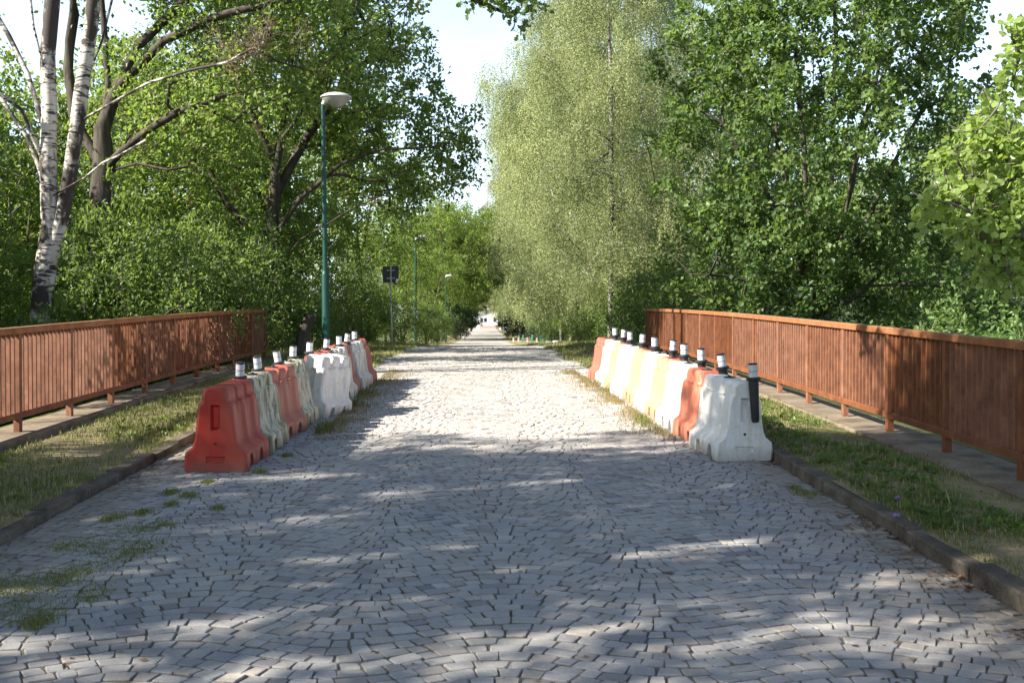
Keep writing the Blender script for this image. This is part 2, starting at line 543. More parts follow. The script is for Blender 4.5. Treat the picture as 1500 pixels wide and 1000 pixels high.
def build_setts():
    # setts laid in shallow segmental arcs across the road
    row = .110; ya, yb = 2.4, 64.6; AMP, PER = .115, 1.55
    nrow = int((yb - ya) / row)
    ph = R.uniform(0, 6.28, 6)

    def yb_line(r, x):
        r = np.asarray(r, float)
        return (ya + r * row + AMP * np.cos(2 * PI * (x - .2) / PER + .7 * np.sin(.041 * r) + .5 * np.sin(.097 * r + 1.0)) + .030 * np.sin(.75 * x + .035 * r + ph[0])
                + .006 * np.sin(4.1 * x - .31 * r + ph[1]) + .006 * np.sin(7.3 * x + .7 * r + ph[2]))

    def lean(r, x):
        e = .01
        k = (yb_line(r, x + e) - yb_line(r, x - e)) / (2 * e)
        return -k * row / (1 + k * k), 1 / np.sqrt(1 + k * k)
    Vs = []; vv = []; ee = []
    for r in range(nrow):
        w = R.uniform(.078, .142, 110)
        xe = [XL - .05 * R.random()]
        while xe[-1] < XR - .03:
            xe.append(xe[-1] + w[len(xe)] * float(lean(r, xe[-1])[1]))
        xe = np.clip(np.array(xe), XL + .005, XR - .005)
        xe = xe[np.concatenate([[True], np.diff(xe) > .03])]
        x0, x1 = xe[:-1], xe[1:]
        m = len(x0)
        g = R.uniform(.0012, .0040, (m, 4))
        # four corners, each cut to two points
        u0 = np.clip(x0 + lean(r, x0)[0], XL + .005, XR - .005); u1 = np.clip(x1 + lean(r, x1)[0], XL + .005, XR - .005)
        qx = np.stack([x0 + g[:, 0] * .8, x1 - g[:, 1] * .8, u1 - g[:, 1] * .8, u0 + g[:, 0] * .8], 1) + R.normal(0, .0038, (m, 4))
        qy = np.stack([yb_line(r, x0), yb_line(r, x1), yb_line(r + 1, u1), yb_line(r + 1, u0)], 1)
        qy += np.array([1, 1, -1, -1]) * (g[:, 2:3] + .0015) + R.normal(0, .0034, (m, 4))
        ca = np.zeros((m, 8)); cy = np.zeros((m, 8))
        for c in range(4):
            p, n_ = (c - 1) % 4, (c + 1) % 4
            a = R.uniform(.03, .15, m); b_ = R.uniform(.03, .15, m)
            ca[:, 2 * c] = qx[:, c] + (qx[:, p] - qx[:, c]) * a; cy[:, 2 * c] = qy[:, c] + (qy[:, p] - qy[:, c]) * a
            ca[:, 2 * c + 1] = qx[:, c] + (qx[:, n_] - qx[:, c]) * b_; cy[:, 2 * c + 1] = qy[:, c] + (qy[:, n_] - qy[:, c]) * b_
        ca += R.normal(0, .0014, ca.shape); cy += R.normal(0, .0014, cy.shape)
        cx, cyc = ca.mean(1, keepdims=True), cy.mean(1, keepdims=True)
        tilt = R.normal(0, .022, (m, 2))
        hz = R.normal(0, .0020, (m, 1)) + tilt[:, :1] * (ca - cx) + tilt[:, 1:] * (cy - cyc)
        lo = np.stack([ca, cy, zr(cy) - .016 + hz * .3], -1)
        mid = np.stack([cx + (ca - cx) * .98, cyc + (cy - cyc) * .98, zr(cy) - .003 + hz + R.normal(0, .0008, (m, 8))], -1)
        tx, ty = cx + (ca - cx) * .90, cyc + (cy - cyc) * .90
        hi = np.stack([tx, ty, zr(ty) + .002 + hz + R.normal(0, .0010, (m, 8))], -1)
        Vs.append(np.concatenate([lo, mid, hi], 1).reshape(-1, 3))
        vv.append(np.repeat(np.clip(R.normal(.5, .25, m), 0, 1), 24))
        edge = np.minimum(cx[:, 0] - XL, XR - cx[:, 0])
        ee.append(np.repeat(np.exp(-(edge / .42) ** 2), 24))
    V = np.concatenate(Vs)
    b = (np.arange(len(V) // 24) * 24)[:, None, None]
    top = (b + np.arange(16, 24)[None, None]).reshape(-1, 8)
    f = np.array([[i + o, (i + 1) % 8 + o, (i + 1) % 8 + o + 8, i + o + 8] for o in (0, 8) for i in range(8)])
    F = (b + f[None]).reshape(-1, 4)
    me = np_mesh('road', V, [top, F], {'v': np.concatenate(vv), 'e': np.concatenate(ee), 'j': np.tile(np.repeat([1.0, .45, 0.0], 8), len(V) // 24)}, shade=False)
    structure(obj('road', me, M['setts']))


build_setts()


# ------------------------------------------------------------------ leaves, blades, trees
def unit(v):
    return v / (np.linalg.norm(v, axis=-1, keepdims=True) + 1e-9)


def leaf_verts(P, D, N, L, wid=.55, kind='quad'):
    D = unit(D); S = unit(np.cross(D, N)); N = np.cross(S, D)
    L = L[:, None]
    if kind == 'quad':
        V = np.stack([P, P + D * L * .45 + S * L * wid * .5 + N * L * .08, P + D * L - N * L * .06, P + D * L * .5 - S * L * wid * .5 + N * L * .08], 1)
        k = 4
    elif kind == 'lobed':
        q = [(0, 0), (.22, .20), (.36, .12), (.55, .34), (.68, .20), (.82, .26), (1, 0), (.82, -.26), (.68, -.20), (.55, -.34), (.36, -.12), (.22, -.20)]
        V = np.stack([P + D * L * a + S * L * b * wid / .55 + N * L * (abs(b) * .3 - a * a * .08) for a, b in q], 1)
        k = 12
    else:
        q = [(0, 0), (.16, .36), (.5, .50), (.82, .30), (1, 0), (.82, -.30), (.5, -.50), (.16, -.36)]
        V = np.stack([P + D * L * a + S * L * b + N * L * (abs(b) * .18 - a * a * .12) for a, b in q], 1)
        k = 8
    F = np.arange(len(P) * k).reshape(-1, k)
    return V.reshape(-1, 3), F, k


def leaves_mesh(name, P, D, N, L, wid=.55, kind='quad', v=None, extra=None):
    V, F, k = leaf_verts(P, D, N, L, wid, kind)
    if v is None:
        v = R.random(len(P))
    vv = np.repeat(v, k)
    return np_mesh(name, V, [F], {'v': vv})


def rdir(n):
    return unit(R.normal(size=(n, 3)))


def spray(clumps, cr, ntw, nl, L, spread=.07, up=.25, flat=1.0, droop=.2, tone=.30):
    """leaves along twigs that radiate from each clump's centre"""
    C = np.repeat(clumps, ntw, 0); r = np.repeat(cr, ntw)
    d = rdir(len(C)); d[:, 2] = d[:, 2] * flat + up; d = unit(d)
    ln = r * R.uniform(.45, 1.1, len(C))
    tone_c = np.repeat(R.normal(0, tone, len(clumps)), ntw * nl)
    t = R.uniform(.25, 1.0, (len(C), nl))
    P = C[:, None] + d[:, None] * (ln[:, None] * t)[..., None]
    P[..., 2] -= droop * (t ** 2) * ln[:, None]
    P = P.reshape(-1, 3) + R.normal(0, spread, (P.shape[0] * nl, 3))
    DD = np.repeat(d, nl, 0) * .6 + rdir(len(P)); DD[:, 2] -= .15
    N = rdir(len(P)) * .75; N[:, 2] += .8
    Ls = L * R.uniform(.65, 1.2, len(P))
    v = np.clip(.5 + tone_c + R.normal(0, .22, len(P)), 0, 1)
    return P, DD, N, Ls, v


def weep(clumps, cr, nst, L, lmin, lmax, step=.055, tone=None):
    """leaves on thin shoots that hang down from each clump"""
    C = np.repeat(clumps, nst, 0); r = np.repeat(cr, nst)
    a = R.uniform(0, 2 * PI, len(C)); q = np.sqrt(R.random(len(C))) * r
    S = C + np.stack([np.cos(a) * q, np.sin(a) * q, R.normal(0, .3, len(C)) * r], -1)
    ln = R.uniform(lmin, lmax, len(C)) * R.uniform(.5, 1.0, len(C))
    nl = int(lmax / step)
    t = (np.arange(nl) + R.random((len(C), nl))) * step
    ok = (t < ln[:, None])
    out = np.stack([np.cos(a), np.sin(a)], -1)[:, None] * (.35 * (1 - np.exp(-t / .5)))[..., None]
    P = np.concatenate([S[:, None, :2] + out, (S[:, None, 2] - t + .25 * np.exp(-t / .3))[..., None]], -1)
    tone_c = np.repeat(tone, nst)[:, None] + np.zeros_like(t)
    P = P[ok]; tone_c = tone_c[ok]
    P = P + R.normal(0, .035, P.shape)
    D = rdir(len(P)); D[:, 2] -= .7
    N = rdir(len(P)); N[:, 2] += .3
    v = np.clip(.5 + tone_c + R.normal(0, .08, len(P)), 0, 1)
    return P, D, N, L * R.uniform(.7, 1.2, len(P)), v


def fill(ells, n, mind=.5, shell=.45, zmin=None):
    """points well apart inside a set of ellipsoids, more of them near the outside"""
    w = np.array([e[1][0] * e[1][1] * e[1][2] for e in ells]) ** .8
    w /= w.sum()
    out = []
    tries = 0
    while len(out) < n and tries < n * 14:
        tries += 1
        e = ells[R.choice(len(ells), p=w)]
        d = rdir(1)[0]
        u = shell + (1 - shell) * R.random() ** .6
        p = np.array(e[0]) + d * np.array(e[1]) * u
        if zmin is not None and p[2] < zmin:
            continue
        if out and np.min(np.sum((np.array(out) - p) ** 2, 1)) < mind * mind * R.uniform(.5, 1):
            continue
        out.append(p)
    return np.array(out)


def skeleton(stems, r0, targets, twig_r=.010, step=.45, wig=.10, rise=.15, expo=2.3, tipr=None):
    """stems: polylines, the first from the root; targets are joined to the nearest branch. Returns chains of points and radii."""
    P = []; par = []

    def polyline(pts, start):
        prev = start
        pts = np.asarray(pts, float)
        for a, b in zip(pts[:-1], pts[1:]):
            n = max(1, int(np.linalg.norm(b - a) / step))
            for i in range(1, n + 1):
                P.append(a + (b - a) * i / n + R.normal(0, .012, 3)); par.append(prev); prev = len(P) - 1
    P.append(np.asarray(stems[0][0], float)); par.append(-1)
    polyline(stems[0], 0)
    tips = [len(P) - 1]
    for s in stems[1:]:
        A = np.array(P); k = int(np.argmin(np.sum((A - np.asarray(s[0])) ** 2, 1)))
        polyline(np.vstack([[P[k]], s[1:]]), k)
        tips.append(len(P) - 1)
    nst = len(P)
    A = np.array(P)
    if len(targets):
        dd = np.min(np.linalg.norm(targets[:, None] - A[None], axis=2), 1)
        buf = np.zeros((len(P) + 60 * len(targets), 3)); buf[:len(P)] = A; cnt = len(P)
        for ti in np.argsort(dd):
            c = targets[ti]
            B = buf[:cnt]
            dv = c - B; d = np.linalg.norm(dv, axis=1); hd = np.linalg.norm(dv[:, :2], axis=1)
            cost = d + .8 * np.maximum(0, B[:, 2] - (c[2] - .3 * hd)) + .02 * np.arange(cnt) / cnt
            k = int(np.argmin(cost)); p = B[k].copy(); L = d[k]
            ctrl = p + (c - p) * .5 + R.normal(0, wig, 3) * L + np.array([0, 0, rise * L])
            n = min(55, max(2, int(L / step)))
            prev = k
            for i in range(1, n + 1):
                t = i / n
                q = (1 - t) ** 2 * p + 2 * t * (1 - t) * ctrl + t * t * c
                P.append(q); par.append(prev); prev = len(P) - 1
                buf[cnt] = q; cnt += 1
    n = len(P); A = np.array(P)
    acc = np.zeros(n)
    for i_, r_ in enumerate(tipr or []):
        acc[tips[i_]] += r_ ** expo
    kids = [[] for _ in range(n)]
    for i in range(n):
        if par[i] >= 0:
            kids[par[i]].append(i)
    rr = np.zeros(n)
    for i in range(n - 1, -1, -1):
        rr[i] = max(twig_r, acc[i] ** (1 / expo)) if kids[i] or acc[i] else twig_r
        if par[i] >= 0:
            acc[par[i]] += rr[i] ** expo
    k = math.log(r0 / twig_r) / max(1e-6, math.log(max(rr[0], twig_r * 1.5) / twig_r))
    rr = twig_r * (rr / twig_r) ** k
    chains = []
    todo = [(0, -1)]
    while todo:
        i, frm = todo.pop()
        ch = [] if frm < 0 else [frm]
        while True:
            ch.append(i)
            if not kids[i]:
                break
            ks = sorted(kids[i], key=lambda q: -rr[q])
            for q in ks[1:]:
                todo.append((q, i))
            i = ks[0]
        pts = A[ch]; r = rr[ch].copy()
        if frm >= 0:
            r[0] = min(rr[frm], r[1] * 1.25)
        chains.append((pts, r))
    return chains


def wood_mesh(name, chains, minr=0.0):
    mb = MB()
    for pts, r in chains:
        if len(pts) < 2 or r.max() < minr:
            continue
        n = 10 if r.max() > .12 else 6 if r.max() > .04 else 4 if r.max() > .018 else 3
        r = r.copy()
        if r.max() > .12:
            r[0] *= 1.2
        mb.tube(pts, r, n, cap=r.max() > .05)
    return mb.mesh(name, shade=True, sharp=None)


def twigs(clumps, cr, n, r=.006, up=.3):
    C = np.repeat(clumps, n, 0); d = rdir(len(C)); d[:, 2] += up; d = unit(d)
    ln = np.repeat(cr, n) * R.uniform(.5, 1.0, len(C))
    out = []
    for c, q, l in zip(C, d, ln):
        m = c + q * l * .5 + R.normal(0, .06, 3) * l
        out.append((np.array([c, m, c + q * l]), np.array([r, r * .8, r * .45])))
    return out


def tree(name, label, base, stems, r0, clumps, cr, leaf, L, bark, ntw=7, nl=7, group=None, kind='quad', wid=.55, style='spray',
         mode=None, twn=0, cat='tree', rise=.15, twig_r=.010, lean_flat=1.0, mind=0, tipr=None, **kw):
    """a thing (tree or shrub) with its wood and its crown; everything is given relative to the base"""
    t = thing(name, label, cat, base, 0, group)
    ch = skeleton(stems, r0, clumps, twig_r, rise=rise, tipr=tipr)
    if twn:
        ch += twigs(clumps, cr, twn)
    woodname = 'trunk' if cat == 'tree' else 'stems'
    crownname = 'crown' if cat == 'tree' else 'foliage'
    obj(woodname, wood_mesh(woodname, ch, mind), bark, t)
    if style == 'spray':
        P, D, N, Ls, v = spray(clumps, cr, ntw, nl, L, **kw)
    else:
        P, D, N, Ls, v = weep(clumps, cr, ntw, L, **kw)
    obj(crownname, leaves_mesh(crownname, P, D, N, Ls, wid, kind, v), leaf, t)
    return t


def loc(px, py, Y, base):
    return at(px, py, Y) - np.array(base)


def base_at(px, Y, sink=.05):
    x = at(px, 480, Y)[0]
    return (x, Y, float(ground_z(x, Y)) - sink)


LG = 'trees along the left side of the road'
RG = 'trees along the right side of the road'

# --- twin-stemmed birch behind the left railing
b = base_at(64, 20.5)
Lp = lambda x, y, dy=0.0: loc(x, y, 20.5 + dy, b)
st = [[(0, 0, 0), Lp(60, 470), Lp(66, 400), Lp(72, 330), Lp(70, 250), Lp(72, 160), Lp(70, 80), Lp(77, 0), Lp(84, -160), Lp(80, -330)],
      [Lp(70, 372), Lp(92, 320), Lp(105, 250), Lp(114, 180, -.2), Lp(126, 90, -.3), Lp(138, 0, -.4), Lp(160, -130, -.5), Lp(170, -300, -.5)],
      [Lp(116, 170), Lp(160, 150, -.5), Lp(215, 122, -.9), Lp(280, 104, -1.2), Lp(330, 92, -1.4), Lp(385, 62, -1.5)],
      [Lp(100, 290), Lp(125, 262, -.6), Lp(150, 238, -.8), Lp(172, 228, -.9), Lp(215, 205, -1.1)],
      [Lp(135, 20), Lp(160, -10, .2), Lp(175, -60, .3)],
      [Lp(70, 190), Lp(40, 110, .3), Lp(12, 50, .5), Lp(-40, -30, .6)],
      [Lp(72, 240), Lp(30, 160, -.3), Lp(-10, 130, -.5), Lp(-80, 90, -.6)],
      [Lp(70, 120), Lp(50, 40, -.3), Lp(40, -40, -.4)],
      [Lp(66, 300), Lp(40, 200, .2), Lp(0, 140, .3), Lp(-60, 110, .4)],
      [Lp(120, 130), Lp(150, 60, .3), Lp(165, 0, .5), Lp(200, -60, .7)]]
cl = np.vstack([fill([((.6, .3, 11.5), (2.6, 2.3, 2.4))], 26, .7), fill([((-1.2, .2, 6.6), (1.2, 1.2, 1.6))], 8, .5)])
bt = tree('birch_tree', 'white barked birch with twin stems and thin foliage behind the left railing', b, st, .19, cl, R.uniform(.5, .9, len(cl)),
          M['birch_leaf'], .06, M['birch'], 9, 9, LG, twn=5, wid=.7, tipr=[.10, .09, .022, .018, .02, .04, .03, .02, .03, .02])
dc = np.vstack([[Lp(385, 62, -1.5) + R.normal(0, .28, 3) * np.array([1.3, 1, .6])] for _ in range(10)] + [[Lp(345, 80, -1.4) + R.normal(0, .2, 3)] for _ in range(6)])
P, D, N, Ls, v = spray(dc, R.uniform(.25, .5, len(dc)), 9, 8, .045, .03, droop=.3)
dead = obj('dead_spray', leaves_mesh('dead_spray', P, D, N, Ls, .5, 'quad', v), M['dead_twig'], bt)
dead['label'] = 'dry brown dead twigs at the end of a bare branch'
obj('dead_twigs', wood_mesh('dead_twigs', skeleton([[Lp(380, 65, -1.5), Lp(386, 61, -1.5)]], .02, dc, .005) + twigs(dc, np.full(len(dc), .45), 7, .005)), M['bark_grey'], bt)

# --- dark oak behind it
b = base_at(140, 25)
Lp = lambda x, y, dy=0.0: loc(x, y, 25 + dy, b)
st = [[(0, 0, 0), Lp(142, 400), Lp(146, 320), Lp(152, 250), Lp(150, 190), Lp(158, 120, .3), Lp(150, 0, .5), Lp(148, -150, .5)],
      [Lp(150, 262), Lp(175, 225, -.3), Lp(215, 192, -.6), Lp(260, 165, -.8), Lp(330, 140, -1), Lp(420, 120, -1.2)],
      [Lp(152, 190), Lp(172, 130, .2), Lp(200, 70, .4), Lp(250, 20, .5), Lp(310, -30, .5), Lp(380, -100, .5)],
      [Lp(152, 225), Lp(108, 170, .3), Lp(100, 100, .5), Lp(108, 20, .6), Lp(100, -100, .6)],
      [Lp(165, 245), Lp(200, 240, -.4), Lp(245, 250, -.6), Lp(275, 246, -.7)],
      [Lp(175, 120), Lp(240, 60, -.5), Lp(330, 20, -.7), Lp(430, 0, -.9)]]
z0 = b[2]
ells = [((2.8, .8, 10.4 - z0), (5.2, 3.6, 3.4)), ((4.2, 1.2, 8.0 - z0), (2.6, 2.2, 1.8)), ((-1.5, .5, 12.6 - z0), (3.6, 3.2, 2.4)), ((2.4, .3, 6.4 - z0), (2.6, 2.2, 1.9))]
cl = fill(ells, 430, .5, .25)
tree('oak_tree', 'dark trunked oak with heavy rising limbs just behind the white birch', b, st, .25, cl, R.uniform(.55, 1.0, len(cl)),
     M['oak'], .125, M['bark'], 10, 9, LG, twn=3, wid=.62)

# --- oak at the end of the left railing, reaching over the road
b = base_at(392, 31.0)
z0 = b[2]
Lp = lambda x, y, dy=0.0: loc(x, y, 31.0 + dy, b)
st = [[(0, 0, 0), Lp(392, 440), Lp(398, 380), Lp(400, 320), Lp(405, 240), Lp(420, 150), Lp(430, 50), Lp(440, -100)],
      [Lp(394, 420), Lp(350, 375, -.5), Lp(310, 330, -.9), Lp(270, 300, -1.2)],
      [Lp(398, 390), Lp(365, 340, .4), Lp(330, 295, .7), Lp(300, 240, .9), Lp(280, 160, 1)],
      [Lp(398, 350), Lp(440, 290, -.6), Lp(500, 240, -1), Lp(560, 220, -1.3), Lp(640, 215, -1.5)],
      [Lp(395, 400), Lp(440, 350, -.8), Lp(500, 315, -1.3), Lp(560, 285, -1.6), Lp(610, 262, -1.7)],
      [Lp(400, 300), Lp(450, 200, .5), Lp(520, 110, .8), Lp(580, 40, 1)],
      [Lp(404, 250), Lp(360, 150, -.4), Lp(330, 60, -.6), Lp(320, -60, -.6)],
      [Lp(410, 210), Lp(470, 120, -.7), Lp(520, 20, -1), Lp(560, -90, -1)]]
ells = [((.4, 1.3, 11.4 - z0), (4.1, 3.6, 4.8)), ((3.4, 1.0, 6.2 - z0), (2.6, 2.3, 1.8)), ((1.8, 1.2, 8.2 - z0), (2.9, 2.8, 2.2)), ((-2.2, .2, 6.4 - z0), (2.1, 2.4, 2.6)),
        ((-1.5, .6, 3.6 - z0), (2.0, 1.8, 1.2))]
cl = fill(ells, 760, .40, .25)
tree('oak_tree', 'spreading green oak reaching over the road from the end of the left railing', b, st, .23, cl, R.uniform(.34, .65, len(cl)),
     M['oak'], .140, M['bark'], 10, 8, LG, twn=3, wid=.62)

# --- many-stemmed dark tree behind the right railing
b = base_at(1203, 27)
z0 = b[2]
Lp = lambda x, y, dy=0.0: loc(x, y, 27 + dy, b)
st = [[(0, 0, 0), Lp(1202, 480), Lp(1206, 420), Lp(1214, 330), Lp(1220, 230), Lp(1222, 120), Lp(1225, -20), Lp(1225, -140)]]
for i, (x1, y1_, x2, y2_, dy) in enumerate([(1150, 330, 1060, 180, -1), (1165, 350, 1120, 110, .8), (1185, 330, 1165, 60, -.6), (1240, 300, 1290, 90, .6), (1262, 340, 1350, 160, -.9),
                                            (1290, 400, 1420, 300, .5), (1110, 400, 985, 300, .4), (1235, 340, 1262, 180, -1.2), (1180, 380, 1140, 230, 1.4), (1130, 420, 1010, 400, -.8), (1270, 420, 1380, 420, -1),
                                            (1195, 250, 1190, 20, .3)]):
    st.append([Lp(1203, 455 - 6 * (i % 5)), Lp((1203 + x1) / 2 + (x1 - 1203) * .08, (450 + y1_) / 2 + 10, dy * .3), Lp(x1, y1_, dy * .7), Lp((x1 + x2) / 2, (y1_ + y2_) / 2 - 5, dy), Lp(x2, y2_, dy * 1.2)])
ells = [((-.1, 0, 6.2 - z0), (4.1, 3.3, 4.2)), ((.2, 0, 8.6 - z0), (3.6, 3.2, 2.6)), ((-1.6, -.5, 3.2 - z0), (2.3, 2.2, 1.7)), ((2.1, 0, 3.2 - z0), (2.3, 2.2, 1.6))]
cl = fill(ells, 680, .40, .58)
tree('maple_tree', 'many stemmed dark green tree spreading wide behind the right railing', b, st, .22, cl, R.uniform(.32, .62, len(cl)),
     M['oak_dark'], .140, M['bark'], 10, 8, RG, twn=3, wid=.75)

# --- pale round-leaved tree whose branches reach in at the right edge
b = (6.35, 8.6, float(ground_z(6.35, 8.6)) - .05)
z0 = b[2]
Lp = lambda x, y, dy=0.0: loc(x, y, 8.6 + dy, b)
st = [[(0, 0, 0), (.05, 0, 2), (0, .1, 4), (-.1, 0, 6.2), (0, 0, 8.0)],
      [(0, .05, 3.4), Lp(1560, 300), Lp(1500, 250), Lp(1450, 215), Lp(1420, 190)],
      [(0, .05, 3.0), Lp(1570, 390), Lp(1500, 340), Lp(1440, 320), Lp(1395, 300)],
      [(0, .05, 4.2), Lp(1560, 150), Lp(1510, 110), Lp(1475, 80)]]
spots = [(1395, 285), (1420, 250), (1445, 215), (1410, 320), (1450, 300), (1480, 260), (1385, 300), (1430, 345), (1470, 340), (1450, 375), (1485, 310), (1440, 170), (1470, 150), (1495, 200),
         (1400, 220), (1425, 195), (1480, 120), (1500, 90), (1490, 60), (1500, 380), (1460, 240), (1520, 300), (1530, 230), (1540, 150), (1520, 50), (1460, 395), (1415, 275), (1500, 30), (1370, 300), (1440, 270), (1470, 200), (1495, 250), (1490, 350), (1455, 350), (1480, 400), (1515, 360), (1410, 300)]
cl = np.array([Lp(x + R.normal(0, 10), y + R.normal(0, 10), R.uniform(-.5, .5)) for x, y in spots * 2])
cl = np.vstack([cl, fill([((0, 0, 5.6), (1.1, 1.6, 2.6)), ((.6, 0, 7.6), (1.6, 1.6, 1.5))], 60, .4, .2)])
tree('aspen_tree', 'pale round leaved branches reaching in at the right edge above the railing', b, st, .13, cl, R.uniform(.16, .28, len(cl)),
     M['aspen'], .056, M['bark_grey'], 8, 8, RG, kind='round', twn=4, spread=.03, droop=.5, up=0.0)

# --- trees that stand left of the camera and shade the foreground
b = (-11.2, 2.3, float(ground_z(-11.2, 2.3)) - .1)
z0 = b[2]
Lp = lambda x, y, Y: loc(x, y, Y, b)
st = [[(0, 0, 0), (.1, 0, 3), (0, .1, 6), (.2, 0, 9), (.4, 0, 13)],
      [(.05, 0, 5), (2.0, .5, 7.0), (4.5, 1.2, 8.2), (7, 1.5, 8.7)],
      [(.05, 0, 4), (1.2, -1.5, 6), (3, -3, 8), (5, -3.5, 9)],
      [(.1, 0, 6), (-1.5, 1.2, 8.5), (-3, 2, 11)]]
tw = [(7, 1.5, 8.7), Lp(640, -95, 10.2), Lp(672, -12, 10.7), Lp(700, 2, 10.9), Lp(735, 17, 11.1), Lp(765, 20, 11.2)]
ells = [((.2, 1.6, 9.0 - z0), (5.2, 3.6, 2.9)), ((3.6, 1.5, 8.4 - z0), (3.4, 3.2, 1.9)), ((6.2, 3.0, 7.4 - z0), (2.9, 3.0, 1.5)), ((6.4, 3.2, 7.2 - z0), (2.2, 2.6, 1.2)), ((-3.0, .8, 9.6 - z0), (3.0, 3.4, 2.4)), ((.6, -2.2, 7.6 - z0), (4.4, 2.2, 2.4)), ((.2, 2.3, 5.2 - z0), (2.4, 2.6, 1.6))]
cl = fill(ells, 720, .50, .2)
cl = np.vstack([cl, fill([((6.3, 3.1, 7.3 - z0), (2.7, 3.0, 1.4))], 150, .38, .1)])
tip = np.array([Lp(x, y, 11.0 + R.uniform(-.15, .15)) for x, y in [(690, 0), (712, 2), (735, 6), (748, 18), (757, 28), (765, 6), (775, 12), (785, -2), (728, -12), (760, -14), (700, -16)]])
s1 = thing('oak_tree', 'oak beside the viewer with one leafy twig hanging into the top of the picture', 'tree', b, 0, 'shade trees beside the viewer')
ch = skeleton(st, .33, cl) + skeleton([tw], .030, tip, .004) + twigs(cl, R.uniform(.5, .9, len(cl)), 2) + twigs(tip, np.full(len(tip), .14), 4, .004)
obj('trunk', wood_mesh('trunk', ch), M['bark'], s1)
P, D, N, Ls, v = spray(cl, R.uniform(.5, .95, len(cl)), 11, 10, .13)
# leaves removed along the sun's direction, shaping light streaks and keeping the aspen lit
gx_ = P[:, 0] + b[0] + 1.32 * (P[:, 2] + b[2]); gy_ = P[:, 1] + b[1] + .58 * (P[:, 2] + b[2])


def gapnoise(x, y):
    q = np.random.default_rng(5); o = np.zeros_like(x)
    for k in range(9):
        fx, fy = q.uniform(-1.5, 1.5), q.uniform(2.5, 11.0) * q.choice([-1, 1])
        o += np.sin(x * fx + y * fy + q.uniform(0, 6.28))
    return o / 3.0


keep = ((gapnoise(gx_, gy_ - .30 * gx_) < 1.12) | (R.random(len(P)) < .25)) & (gx_ < 6.35 + R.normal(0, .25, len(P)))
P, D, N, Ls, v = P[keep], D[keep], N[keep], Ls[keep], v[keep]
P2, D2, N2, L2, v2 = spray(tip, np.full(len(tip), .16), 6, 4, .085, .03)
obj('crown', leaves_mesh('crown', np.vstack([P, P2]), np.vstack([D, D2]), np.vstack([N, N2]), np.concatenate([Ls, L2]), .6, 'lobed', np.concatenate([v, v2])), M['oak_dark'], s1)

# ------------------------------------------------------------------ tree kinds that repeat
def generic(name, label, h, rx, leaf, L, bark, group, n=170, r0=.2, low=.22, wid=.62, ntw=10, nl=9):
    st = [[(0, 0, 0), (R.normal(0, .15), R.normal(0, .15), h * .3), (R.normal(0, .3), R.normal(0, .3), h * .6), (R.normal(0, .4), R.normal(0, .4), h * .92)]]
    for k in range(6):
        a = k * 1.05 + R.uniform(-.3, .3); q = rx * R.uniform(.5, .8); zz = h * R.uniform(.2, .5)
        st.append([(0, 0, zz), (math.cos(a) * q * .5, math.sin(a) * q * .5, zz + h * .12), (math.cos(a) * q, math.sin(a) * q, zz + h * .3)])
    ells = [((0, 0, h * .58), (rx * .85, rx * .85, h * .36))]
    for k in range(8):
        a = R.uniform(0, 2 * PI)
        ells.append(((math.cos(a) * rx * .55, math.sin(a) * rx * .55, h * R.uniform(low + .08, .85)), (rx * .5, rx * .5, h * .14)))
    cl = fill(ells, n, .5, .4, h * low)
    return tree(name, label, (0, 0, 0), st, r0, cl, R.uniform(.5, .95, len(cl)), leaf, L, bark, ntw, nl, group, wid=wid)


def birch(name, label, h, rx, group, n=150, low=.12, leaf='birch_leaf'):
    st = [[(0, 0, 0), (R.normal(0, .1), 0, h * .3), (R.normal(0, .25), R.normal(0, .2), h * .6), (R.normal(0, .3), 0, h * .97)]]
    q1, q2 = R.uniform(0, 6.28, 2)
    boughs = []
    tries = 0
    while len(boughs) < n and tries < 6000:
        tries += 1
        u = low + (1 - low) * R.random()
        a = R.uniform(0, 2 * PI)
        env = rx * min(1, (1.03 - u) * 3.2) ** .7 * min(1, .6 + u) * (1 + .22 * math.sin(2 * a + q1 + 5 * u) + .20 * math.sin(3 * a + q2 - 11 * u))
        q = env * R.uniform(.15, 1.0) ** .55
        p = np.array((math.cos(a) * q, math.sin(a) * q, h * u + .4))
        if boughs and min(np.sum(((c - p) * np.array([1, 1, .75])) ** 2) for c in boughs) < 1.5:
            continue
        boughs.append(p)
    pts = []; tone = []
    for c in boughs:
        tn = R.normal(0, .30)
        out = unit(np.array([c[0], c[1], 0.0]))
        for k in range(7):
            pts.append(c + R.normal(0, .27, 3) * np.array([1, 1, .6]) + out * R.uniform(-.5, .25)); tone.append(tn)
    cl = np.array(pts)
    return tree(name, label, (0, 0, 0), st, .095, cl, R.uniform(.2, .45, len(cl)), M[leaf], .068, M['birch_grey'], 19, None, group, style='weep',
                lmin=.5, lmax=1.9, step=.062, tone=np.array(tone), wid=.75, rise=.25)


